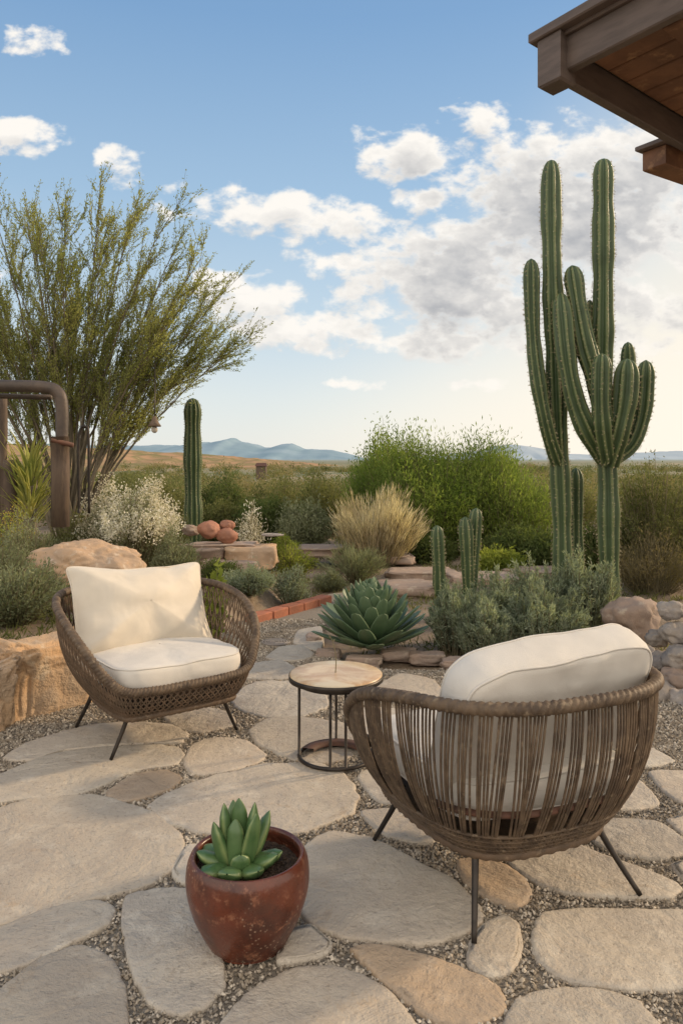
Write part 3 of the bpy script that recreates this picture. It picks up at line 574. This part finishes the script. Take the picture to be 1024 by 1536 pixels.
def shrub(name,px,topy,wpx,Yd,lf,label,cat='shrub',group=None,ns=160,nl=45,L_=.03,W_=.008,up=.6,jit=.03,spray=.8,stemr=.004,flowers=None,t0=.25,flat=.75,baser=.12,dx=1.0,seed=None):
    x=(px-512)*Yd/F; zb=gzf(x,Yd)-.01; top=HC-(topy-HY)*Yd/F; w=wpx*Yd/F; h=max(top-zb,.1)
    rg=np.random.default_rng(seed if seed else abs(int(px*7+topy))); t=thing(name,(x,Yd,zb),label,cat,group)
    f=MB(); s=MB(); shrub_parts(w,h,ns,nl,L_,W_,rg,up,baser,t0,jit,spray,stemr,dx,flat,f,s); f.build('foliage',L[lf],t)
    if stemr>0: s.build('stems',M['twig'],t)
    if flowers:
        f=MB(); shrub_parts(w*1.02,h*1.03,ns,flowers[1],flowers[2],flowers[2]*.8,rg,up,baser,.8,.02,2.,0,dx,flat,f,None); f.build('flowers',L[flowers[0]],t)
    return t
shrub('feathery_bush',655,655,275,9.5,'bright','big feathery bright green bush in the middle distance','bush',ns=1100,nl=80,L_=.055,W_=.012,spray=.6,up=.5,jit=.075,flat=.6,baser=.28)
shrub('feathery_bush',765,702,130,9.0,'bright','lower bright green bush at the right flank of the big one','bush',ns=300,nl=60,L_=.05,W_=.011,spray=.6,up=.5,jit=.07,flat=.6,baser=.25)
shrub('feathery_bush',572,652,110,10.3,'bright','darker rounded bush at the left flank of the big green one','bush',ns=260,nl=60,L_=.05,W_=.016,spray=.9,up=.5,jit=.07,baser=.22)
shrub('straw_grass',563,748,135,7.9,'straw','clump of dry straw coloured grass with feathery tips','grass clump',ns=700,nl=20,L_=.10,W_=.005,spray=.12,up=.62,jit=.012,t0=.10,stemr=.0025,baser=.2,flat=.5)
shrub('grey_grass',535,822,100,6.9,'sage','loose grey green clump in front of the straw grass','grass clump',ns=200,nl=22,L_=.06,W_=.005,spray=.35,up=.6,jit=.02)
for px,ty_,w,Yd,lf,lb in [(485,716,95,11,'olive','olive shrub left of the big green bush'),(415,724,100,12,'olive','olive shrub behind the terracotta rocks'),(335,714,75,13,'dark','dark shrub right of the slim cactus'),(240,722,95,11.5,'olive','olive shrub left of the slim cactus'),(395,748,85,9.3,'dark','low dark shrub between slim cactus and straw grass'),(455,754,80,9.0,'sage','low grey olive shrub left of the straw grass'),(325,757,85,9.6,'olive','low olive shrub at the foot of the slim cactus'),(850,722,90,12,'olive','olive shrub seen between the cactus trunks'),(830,805,70,7.8,'dark','low dark shrub left of the tall cactus foot'),(190,712,100,13,'olive','olive shrub far left under the tree'),(745,842,60,7.6,'lime','low yellow green mound right of the short cacti'),(640,805,75,8.3,'dark','dark undergrowth behind the short cacti'),(780,795,100,8.2,'dark','dark undergrowth left of the tall cactus'),(900,795,80,7.5,'dark','dark undergrowth behind the tall cactus trunks')]:
    shrub('desert_shrub',px,ty_,w,Yd,lf,lb,'shrub','desert shrubs beyond the patio',ns=190,nl=60,L_=.045,W_=.016,jit=.055,spray=1,baser=.22,up=.52)
shrub('olive_bush',990,702,190,7.2,'olive','tall olive bush at the right edge behind the cactus','bush',ns=360,nl=60,L_=.035,W_=.011,jit=.04,spray=.8,stemr=.006,baser=.2)
shrub('twiggy_bush',975,800,150,6.6,'brown','brownish twiggy bush right of the cactus foot','bush',ns=260,nl=30,L_=.03,W_=.007,jit=.03,spray=.8,stemr=.004,baser=.2)
shrub('flowering_bush',198,732,140,6.4,'sage','rounded bush covered in small white flowers','bush',ns=400,nl=34,L_=.025,W_=.008,jit=.02,flowers=('white',38,.018),flat=.6,up=.5)
shrub('spiky_shrub',375,752,48,7.4,'white','small pale spiky shrub right of the terracotta rocks','shrub',ns=70,nl=24,L_=.03,W_=.008)
shrub('blue_shrub',372,852,95,5.7,'blue','blue green mounded shrub behind the far chair arm','shrub',ns=200,nl=50,L_=.022,W_=.007,jit=.015)
shrub('blue_shrub',437,852,62,5.95,'blue','small round blue green shrub by the brick edging','shrub',ns=150,nl=50,L_=.02,W_=.006,jit=.012)
shrub('blue_shrub',330,838,70,6.1,'dark','dark green mound left of the blue green shrub','shrub',ns=130,nl=50,L_=.022,W_=.008,jit=.015)
shrub('mound_plant',440,818,70,7.0,'lime','yellow green mound above the small blue green shrub','shrub',ns=150,nl=40,L_=.02,W_=.008,jit=.015)
shrub('mound_plant',425,804,50,7.9,'lime','farther yellow green mound near the spiral ornament','shrub',ns=110,nl=40,L_=.022,W_=.008,jit=.015)
shrub('mound_plant',492,858,60,6.6,'sage','grey green mound left of the agave top','shrub',ns=110,nl=40,L_=.022,W_=.008,jit=.015)
shrub('lime_plant',322,850,40,4.6,'lime','bright lime leafy plant beside the far chair pillow','plant',ns=50,nl=12,L_=.055,W_=.022,jit=.01,stemr=.002)
SG='grey green sages filling the left bed'
for px,ty_,w,Yd,lf,lb in [(25,845,170,3.95,'sage','sage bush just behind the sandstone wall at the left'),(-25,805,160,4.5,'sage','sage bush at the left edge behind the nearest one'),(68,875,90,4.3,'olive','low green plant left of the far chair'),(35,785,120,5.3,'sage','sage bush left of the golden boulder'),(112,772,80,6.6,'olive','green tuft between the pipe post and the white bush'),(80,805,70,5.9,'sage','small sage directly left of the golden boulder top'),(265,800,70,6.0,'sage','sage tuft right of the white flowering bush'),(-35,760,90,6.4,'olive','olive bush at the left edge under the pipe frame'),(255,770,60,7.6,'olive','olive tuft behind the white flowering bush')]:
    shrub('sage_bush',px,ty_,w,Yd,lf,lb,'shrub',SG,ns=250,nl=46,L_=.024,W_=.007,jit=.015,spray=.6,up=.56)
shrub('yellow_flower_plant',18,755,50,5.6,'lime','plant with small yellow flowers beside the pipe post','plant',ns=80,nl=20,L_=.04,W_=.008,flowers=('yellow',8,.012))
for px,ty_,w,Yd,lb in [(688,886,105,4.55,'rosemary bush next to the agave'),(752,866,115,4.75,'second rosemary bush from the agave'),(822,848,120,4.9,'rosemary bush in front of the tall cactus, left one'),(880,840,95,4.85,'rosemary bush right below the cactus trunk'),(730,902,110,4.35,'front rosemary bush behind the near chair cushion'),(815,885,120,4.4,'front rosemary bush behind the middle of the cushion'),(905,880,60,5.0,'small rosemary at the right beside the boulder')]:
    shrub('rosemary_bush',px,ty_,w,Yd,'blue',lb,'rosemary','rosemary bushes behind the near chair',ns=170,nl=100,L_=.028,W_=.0065,jit=.005,spray=.6,up=.72,t0=.12,baser=.30,flat=.5)
t=thing('yucca',(at(45,700,5.9)[0],5.9,gzf(-2.4,5.9)),'yellow green strap leaved yucca behind the pipe frame','yucca')
rg=np.random.default_rng(5); mb=MB(); lp=lambda t: np.clip((1-t)**.6,.02,1)
for i in range(140):
    fleshy(mb,(0,0,.45+.42*rg.random()),rg.random()*6.28,rg.uniform(40,88),rg.uniform(5,78),rg.uniform(.28,.48),.036,.004,n=8,k=6,prof=lp,cup=.3)
mb.build('strap_leaves',leafm('yucca_leaf',(.42,.42,.12),(.60,.56,.22),(.30,.34,.10),.4),t)
mb=MB(); tubes(mb,[[0,0,0],[0,0,.3],[.01,0,.86]],.05,8); mb.build('trunk',M['bark'],t)
def tree():
    Yt=8.0; B=np.array([at(108,0,Yt)[0],Yt,gzf(-2.8,8)]); rg=np.random.default_rng(11)
    t=thing('desert_tree',B,'wispy multi stemmed desert tree at the upper left','tree'); T=MB(); Fm=MB()
    cen=at(50,450,Yt)-B; rad=np.array([1.9,1.3,1.1])
    limbs=[]; ends=[]
    for i in range(16):
        a=rg.random()*2*np.pi; u=rg.uniform(-.5,.95); q=math.sqrt(1-u*u); ends.append(cen+rad*np.array([q*math.cos(a),q*math.sin(a)*.8,u])*rg.uniform(.5,.75))
    for px,py in [(318,556),(335,535),(290,530),(325,505),(250,525),(300,480),(322,455),(255,480),(300,425),(240,430),(300,385),(265,370),(245,340),(200,320),(150,305),(90,305),(35,300),(-15,310),(200,430),(-40,400),(150,380),(215,500),(100,420),(-20,480),(-40,540),(40,530),(20,400),(180,360),(60,360)]: ends.append(at(px,py,Yt+rg.normal()*.35)-B)
    for i,e in enumerate(ends):
        b=np.array([rg.normal()*.07,rg.normal()*.07,0]); c=b+np.array([(e-b)[0]*.22,(e-b)[1]*.22,(e-b)[2]*.50])
        if e[2]<1.95: c=b+np.array([(e-b)[0]*.40,(e-b)[1]*.4,(e-b)[2]*.92])
        limbs.append((b,c,e)); P=bez(b,c,e,np.linspace(0,1,16))+rg.normal(size=(16,3))*.010; P[0]=b; tubes(T,P,np.linspace(.019,.003,16),6)
    tw=[]
    for b,c,e in limbs:
        for k in range(19):
            u=rg.uniform(.34,1)**.85; p=bez(b,c,e,u); tn=nrm((c-b)*(1-u)+(e-c)*u)
            d=nrm(tn*1.05+rg.normal(size=3)*.27+np.array([.12,0,.22])); l=rg.uniform(.22,.55)
            tw.append((p,p+d*l*.5+np.array([0,0,.04*l]),p+d*l-np.array([0,0,.02*l])))
    tw=np.array(tw); tubes(T,bez(tw[:,0][:,None],tw[:,1][:,None],tw[:,2][:,None],np.linspace(0,1,6)[None]),np.linspace(.0035,.0016,6)[None],3)
    n=len(tw); k=9; u=rg.uniform(.1,1,(n,k)); p=bez(tw[:,0][:,None],tw[:,1][:,None],tw[:,2][:,None],u); tn=nrm(tw[:,2]-tw[:,0])[:,None]
    d=nrm(tn*1.0+rg.normal(size=(n,k,3))*.30+np.array([.05,0,.12])); l=rg.uniform(.12,.30,(n,k,1)); p=p.reshape(-1,3); e=p+(d*l).reshape(-1,3)
    tubes(T,np.stack([p,(p+e)/2+rg.normal(size=p.shape)*.006,e],1),np.array([[.0018,.0014,.001]]),3)
    m=19; v=rg.random((len(p),m,1)); q=p[:,None]*(1-v)+e[:,None]*v+rg.normal(size=(len(p),m,3))*.008; dd=nrm(e-p)[:,None]+rg.normal(size=q.shape)*.5
    leaves(Fm,q.reshape(-1,3),dd.reshape(-1,3),.027*rg.uniform(.6,1.3,len(p)*m),.0105,rg)
    T.build('trunk',M['bark'],t); Fm.build('crown',L['tree'],t)
tree()
mb=MB(); rg=np.random.default_rng(21)
for i in range(1500):
    Yd=12*(260/12)**(rg.random()**.85); x=rg.uniform(-.6,.6)*Yd; w=rg.uniform(1.0,2.4)*(1+Yd/80); h=rg.uniform(.4,1.0)*(1+Yd/170)
    sc=Yd/12; n=int(np.interp(Yd,[11,30,130],[40,22,10])); shrub_parts(w,h,n,22,.05*sc**.75,.024*sc**.75,rg,.45,.25,.2,.06*sc**.6,1.2,0,1,.7,mb,None,(x,Yd,gzf(x,Yd)-.03),rg.random()**1.6)
tag(mb.build('shrubland',L['far']),'far off olive and brown desert scrub covering the plain','scrub',kind='stuff')
mb=MB(); n=9000; x=rg.uniform(-4.5,4.5,n); y=rg.uniform(3.0,11,n); xb=np.interp(y,YB,XB); k=((x<xb-.12)|(y>6.2)|((y>4.3)&(x>.0)))
x,y=x[k],y[k]; z=gz(x,y); cl=np.array([noise.noise(Vector((a*1.2,b*1.2,0))) for a,b in zip(x,y)])>-.05; x,y,z=x[cl],y[cl],z[cl]
p=np.repeat(np.c_[x,y,z],7,0)+rg.normal(size=(len(x)*7,3))*[.025,.025,0]; leaves(mb,p,rg.normal(size=p.shape)*[.6,.6,.2]+[0,0,.8],.06*rg.uniform(.5,1.3,len(p)),.008,rg)
tag(mb.build('ground_cover',L['olive']),'low dry grass and weeds between the shrubs','ground cover',kind='stuff')
# ---------------------------------------------------------------- pipe frame, posts, hoop, bell
Yp=5.6
def rel(pts,b): return np.array([at(*p)-b for p in pts])
b=np.array([at(93,0,Yp)[0],Yp,gzf(-2.04,Yp)])
t=thing('pipe_frame',b,'brown arched pipe frame at the left edge','frame')
mb=MB(); P=catmull(rel([(-220,579,Yp),(-60,579,Yp),(20,579,Yp),(68,581,Yp),(86,588,Yp),(93,608,Yp),(93,680,Yp),(92,790,Yp)],b),60); tubes(mb,P,.045,12); mb.build('bent_pipe',M['pipe'],t)
mb=MB(); tubes(mb,rel([(-220,594,Yp+.1),(0,594,Yp+.1),(78,596,Yp+.1)],b),.02,8); mb.build('inner_rail',M['pipe'],t)
mb=MB(); tubes(mb,rel([(90,655,Yp-.02),(91,700,Yp-.02),(91,790,Yp-.02)],b),.065,10); mb.build('post_sleeve',M['wood'],t)
mb=MB(); tubes(mb,rel([(78,660,Yp-.07),(110,668,Yp-.07)],b),.018,8); mb.build('clamp',M['rust'],t)
mb=MB(); tubes(mb,rel([(-220,588,Yp),(-222,690,Yp),(-222,790,Yp)],b),.05,10); mb.build('post',M['wood'],t)
for i,(px,ty2,r,lb) in enumerate([(4,592,.03,'thin weathered post at the very left edge'),(14,690,.055,'short weathered stump behind the yucca'),(-8,700,.06,'weathered stump cut by the left edge')]):
    bb=at(px,0,5.9); z=gzf(bb[0],5.9); top=at(px,ty2,5.9)[2]; mb=MB(); H_=top-z; P=np.array([[0,0,0],[.01,0,H_*.5],[0,.01,H_]]); tubes(mb,catmull(P,10),r*(1+.08*RNG.normal(size=10)),10)
    tag(mb.build('wooden_post',M['wood'],loc=(bb[0],5.9,z)),lb,'post')
mb=MB(); b=at(126,0,6.0); b[2]=gzf(b[0],6); tubes(mb,catmull(rel([(119,770,6),(118,670,6),(121,645,6),(128,640,6),(133,655,6),(134,770,6)],b),40),.012,6)
tag(mb.build('metal_hoop',M['metal'],loc=b),'thin dark metal hoop right of the pipe post','garden hoop')
b=at(232,640,7.3); t=thing('wind_bell',b,'small clay bell hanging on a cord from the tree','bell')
mb=MB(); tubes(mb,rel([(233,545,7.6),(232.5,600,7.35),(232,626,7.3)],b),.006,5); mb.build('cord',M['metal'],t)
mb=MB(); th=np.arange(24)/24*2*np.pi; pr=[(.004,.10),(.018,.095),(.028,.065),(.042,.038),(.064,.005),(.056,0),(.01,.01)]; mb.add(np.concatenate([np.c_[r*np.cos(th),r*np.sin(th),np.full(24,z)] for r,z in pr]),grid_faces(7,24)); mb.build('bell_cup',M['rope'],t)
mb=MB(); mb.add(IV4*[.03,.03,.033]+[0,0,-.028],IF4); mb.build('clapper',M['flag'],t)
# ---------------------------------------------------------------- roof corner
c0=np.array([.86,2.97]); e1=np.array([.576,-.817]); e2=np.array([.76,.65]); zr=2.60
def rp_(a,b,z): p=c0+e1*a+e2*b; return np.array([p[0],p[1],z])
t=thing('roof_corner',(c0[0],c0[1],zr),'brown timber roof corner jutting in at the upper right','roof'); O=np.array([c0[0],c0[1],zr])
E1=np.array([*e1,0]); E2=np.array([*e2,0]); UZ=np.array([0,0,1.])
def rb(nm,a,b,z,ha,hb,hz,mat,bev=.005):
    mb=MB(); box(mb,rp_(a,b,zr+z)-O,E1*ha,E2*hb,UZ*hz,bev); return mb.build(nm,mat,t)
rb('fascia_board',1.35,-.02,.06,1.38,.022,.065,M['fascia'])
rb('fascia_board',-.02,1.45,.06,.022,1.40,.065,M['fascia'])
rb('roof_deck',1.5,1.5,.155,1.6,1.6,.02,M['fascia'])
rb('corner_block',-.01,-.035,.045,.055,.05,.095,M['fascia'],.008)
rb('drip_edge',1.38,-.05,.14,1.42,.012,.02,M['fascia'])
mb=MB()
for i in range(20): box(mb,rp_(1.38,.08+i*.14,zr+.118)-O,E1*1.36,E2*.066,UZ*.012,.004)
mb.build('soffit_planks',M['plank'],t)
for i in range(4): rb('rafter',.42+.62*i,1.42,.065,.035,1.36,.04,M['plank'])
b=np.array([*at(982,238,3.75)])
t2=thing('roof_beam',b,'short dark beam end below the roof at the right edge','beam')
mb=MB(); box(mb,np.array([.45,.3,0]),np.array([.46,.31,0]),np.array([-.05,.075,0])*.7,UZ*.05,.006); mb.build('beam',M['plank'],t2)
mb=MB(); box(mb,np.array([.42,.28,.06]),np.array([.46,.31,0]),np.array([-.05,.075,0])*.9,UZ*.012,.004); mb.build('cap_board',M['fascia'],t2)
# ---------------------------------------------------------------- hills
def ridge(name,D,x0,x1,prof,depth,mat,n=400,amp=.04,jag=1.0):
    pxs=np.linspace(x0,x1,n); top=np.interp(pxs,[p[0] for p in prof],[p[1] for p in prof]); rows=16; V=[]; zb=-8
    top=top+np.array([(noise.noise(Vector((p*.05,D,0)))*1.6+noise.noise(Vector((p*.17,D,4)))*.8)*jag for p in pxs])
    for j in range(rows):
        f=j/(rows-1); g=math.sin(f*math.pi/2)
        for i in range(n):
            x=(pxs[i]-512)*D/F; hgt=HC-(top[i]-HY)*D/F; nz=noise.noise(Vector((pxs[i]*.035,f*2.5,D)))+.5*noise.noise(Vector((pxs[i]*.1,f*5,D)))
            V.append((x,D-depth*(1-f)+nz*depth*.12*(f<1),zb+(hgt-zb)*g*(1+nz*amp*2.4*min(1,f*1.2)*(1-f))))
    V=np.array(V); mb=MB(); mb.add(V,grid_faces(rows,n,False)); bk=V[-n:].copy(); bk[:,1]+=depth; bk[:,2]=zb; mb.add(np.concatenate([V[-n:],bk]),grid_faces(2,n,False))
    tag(mb.build(name,mat),kind='structure')
hb=surf('hazy_hill',(.27,.36,.42),(.21,.30,.36),.004,1,.0,1,spec=0); hb2=surf('hazier_hill',(.42,.48,.52),(.38,.45,.50),.004,1,0,1,spec=0); ht=surf('tan_hill',(.38,.24,.15),(.18,.17,.085),.05,1,0,1,(.44,.29,.19),.1,spec=0)  # aerial haze painted into the blue-grey colours of the far hills
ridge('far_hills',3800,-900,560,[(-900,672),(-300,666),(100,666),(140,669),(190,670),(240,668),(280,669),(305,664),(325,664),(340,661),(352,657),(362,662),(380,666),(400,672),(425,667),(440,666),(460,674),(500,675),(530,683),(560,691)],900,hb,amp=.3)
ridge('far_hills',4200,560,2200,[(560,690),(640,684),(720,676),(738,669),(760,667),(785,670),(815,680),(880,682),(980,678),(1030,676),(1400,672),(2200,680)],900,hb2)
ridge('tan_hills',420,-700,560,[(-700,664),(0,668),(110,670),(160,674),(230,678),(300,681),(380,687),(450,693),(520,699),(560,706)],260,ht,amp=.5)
b=at(392,700,140); zg=gzf(b[0],140); t=thing('distant_house',(b[0],140,zg),'tiny dark roofed house far out on the plain','house'); zz=b[2]+.1-zg
mb=MB(); box(mb,(0,0,zz/2),(.9,0,0),(0,.9,0),(0,0,zz/2),.02); mb.build('wall',M['wood'],t)
mb=MB(); mb.add([(-1.1,-1.1,zz),(1.1,-1.1,zz),(1.1,1.1,zz),(-1.1,1.1,zz),(-.9,0,zz+.6),(.9,0,zz+.6)],[[0,1,5,4],[2,3,4,5]],0,0,False); mb.add([(-1.1,-1.1,zz),(-1.1,1.1,zz),(-.9,0,zz+.6),(1.1,-1.1,zz),(.9,0,zz+.6),(1.1,1.1,zz)],[[0,1,2],[3,5,4]],0,0,False); mb.build('roof',M['rust'],t)
# ---------------------------------------------------------------- world
w=bpy.data.worlds.new('World'); S.world=w; w.use_nodes=True; t=NT(w.node_tree); bg=t.N['Background']
AZ,EL=math.radians(66),math.radians(22)
sky=t.n('ShaderNodeTexSky',sky_type='NISHITA'); sky.sun_disc=False; sky.sun_elevation=EL; sky.sun_rotation=AZ; sky.air_density=1.0; sky.dust_density=1.2; sky.ozone_density=1.5
co=t.n('ShaderNodeTexCoord').outputs['Generated']; sp=t.n('ShaderNodeSeparateXYZ'); t.lk(co,sp.inputs[0]); dx,dy,dz=sp.outputs
dyc=t.m('MAXIMUM',dy,.08); u=t.m('DIVIDE',dx,dyc); v=t.m('DIVIDE',dz,dyc)
BL=[(640,228,100,34,1.0),(715,182,56,30,.95),(745,240,55,28,.8),(570,262,30,18,.6),(430,322,120,34,1.1),(350,300,50,20,.7),(540,345,70,26,.8),(630,300,46,22,.9),(375,448,80,30,1.),(330,425,40,18,.7),(470,500,120,28,1.),(60,68,42,22,.8),(18,205,60,26,.8),(175,250,28,22,.7),(236,318,26,14,.6),(290,285,30,16,.5),(525,575,52,8,.6),(697,577,58,8,.55),(560,400,90,36,.8),(700,410,190,80,1.25),(880,310,190,110,1.25),(1000,230,170,60,1.1),(860,470,230,50,1.1),(990,515,70,16,.7),(640,515,110,26,.9),(-150,150,120,60,1),(1250,400,200,160,1.2),(-200,420,160,60,.9)]
def cvec(u,v,k=1.5):
    cv=t.n('ShaderNodeCombineXYZ'); t.lk(u,cv.inputs[0]); t.lk(t.m('MULTIPLY',v,k),cv.inputs[1]); return cv.outputs[0]
def dens(u,v):
    c0_=cvec(u,v)
    wx=t.m('MULTIPLY',t.m('SUBTRACT',t.noise(c0_,14,3,.6),.5),.08)
    u2=t.m('ADD',u,wx); v2=t.m('ADD',v,t.m('MULTIPLY',wx,-.45))
    g=None
    for cx,cy,rx,ry,a in BL:
        q1=t.m('MULTIPLY',t.m('SUBTRACT',u2,(cx-512)/F),F/rx/1.25); q2=t.m('MULTIPLY',t.m('SUBTRACT',v2,(HY-cy)/F),F/ry/1.25)
        r2=t.m('ADD',t.m('MULTIPLY',q1,q1),t.m('MULTIPLY',q2,q2)); k=t.m('MULTIPLY_ADD',r2,-a,a)
        g=k if g is None else t.m('MAXIMUM',g,k)
    g=t.m('MAXIMUM',g,-1.2)
    n1=t.noise(c0_,10,4,.55,.3); n2=t.noise(c0_,24,8,.58,.15)
    nn=t.m('ADD',t.m('MULTIPLY',t.m('SUBTRACT',n1,.5),2.6),t.m('MULTIPLY',t.m('SUBTRACT',n2,.5),2.5))
    return t.m('ADD',nn,t.m('MULTIPLY_ADD',g,.85,-.10))
d0=dens(u,v); d1=dens(t.m('ADD',u,.010),t.m('ADD',v,.024))
fade=t.ss(dy,.05,.3)
alpha=t.m('MULTIPLY',t.ss(d0,-.08,.62),fade)
lit=t.m('SUBTRACT',d0,d1)
thick=t.ss(d0,.40,1.1)
bank=t.m('MULTIPLY',t.m('MULTIPLY',t.ss(u,-.05,.14),t.ss(v,.47,.34)),t.ss(d0,.25,.85))
k=t.m('ADD',t.m('MULTIPLY_ADD',lit,.34,.90),t.m('ADD',t.m('MULTIPLY',thick,-.22),t.m('MULTIPLY',bank,-.32)),clamp=True)
ccol=t.mix(k,(.35,.37,.41),(1.0,.96,.90))
cr=t.n('ShaderNodeValToRGB'); t.lk(dz,cr.inputs[0]); e=cr.color_ramp.elements
e[0].position=0; e[0].color=(.90,.90,.85,1); e[1].position=1; e[1].color=(.12,.24,.46,1)
for p_,c_ in ((.08,(.78,.84,.85)),(.18,(.58,.72,.83)),(.32,(.385,.57,.77)),(.5,(.22,.40,.66))):
    x_=e.new(p_); x_.color=(*c_,1)
nish=t.mix(1.0,sky.outputs[0],(.15,.15,.15),'MULTIPLY')
skyc=t.mix(.86,nish,cr.outputs[0])
glow=t.m('MULTIPLY',t.ss(t.m('SUBTRACT',dx,t.m('MULTIPLY',dz,.9)),-.2,.36),.85)
skyc=t.mix(glow,skyc,(1.05,.95,.79))
fin=t.mix(alpha,skyc,ccol)
hz=t.m('MULTIPLY',t.m('MULTIPLY',glow,t.ss(dz,.26,.04)),.6)
fin=t.mix(hz,fin,(1.05,.97,.84))
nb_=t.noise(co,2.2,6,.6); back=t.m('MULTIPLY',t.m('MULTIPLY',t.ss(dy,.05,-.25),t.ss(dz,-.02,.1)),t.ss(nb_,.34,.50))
fin=t.mix(back,fin,(1.65,1.5,1.32))  # bright cloud added to the sky behind the camera to fill shadows
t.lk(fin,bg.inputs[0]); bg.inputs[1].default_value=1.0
sun=bpy.data.lights.new('sun','SUN'); sun.energy=3.6; sun.angle=math.radians(4); sun.color=(1,.76,.50); so=bpy.data.objects.new('sun',sun); C.objects.link(so)
ds=Vector((math.sin(AZ)*math.cos(EL),math.cos(AZ)*math.cos(EL),math.sin(EL))); so.rotation_euler=ds.to_track_quat('Z','Y').to_euler(); so.location=ds*20
cam=bpy.data.cameras.new('camera'); co_=bpy.data.objects.new('camera',cam); C.objects.link(co_); co_.location=(0,0,HC); co_.rotation_euler=(math.pi/2,0,0)
cam.sensor_fit='VERTICAL'; cam.sensor_height=36; cam.lens=F/1536*36; cam.shift_y=-80/1536; cam.clip_end=20000; cam.clip_start=.05; S.camera=co_
S.view_settings.view_transform='Standard'; S.view_settings.look='None'; S.view_settings.exposure=0
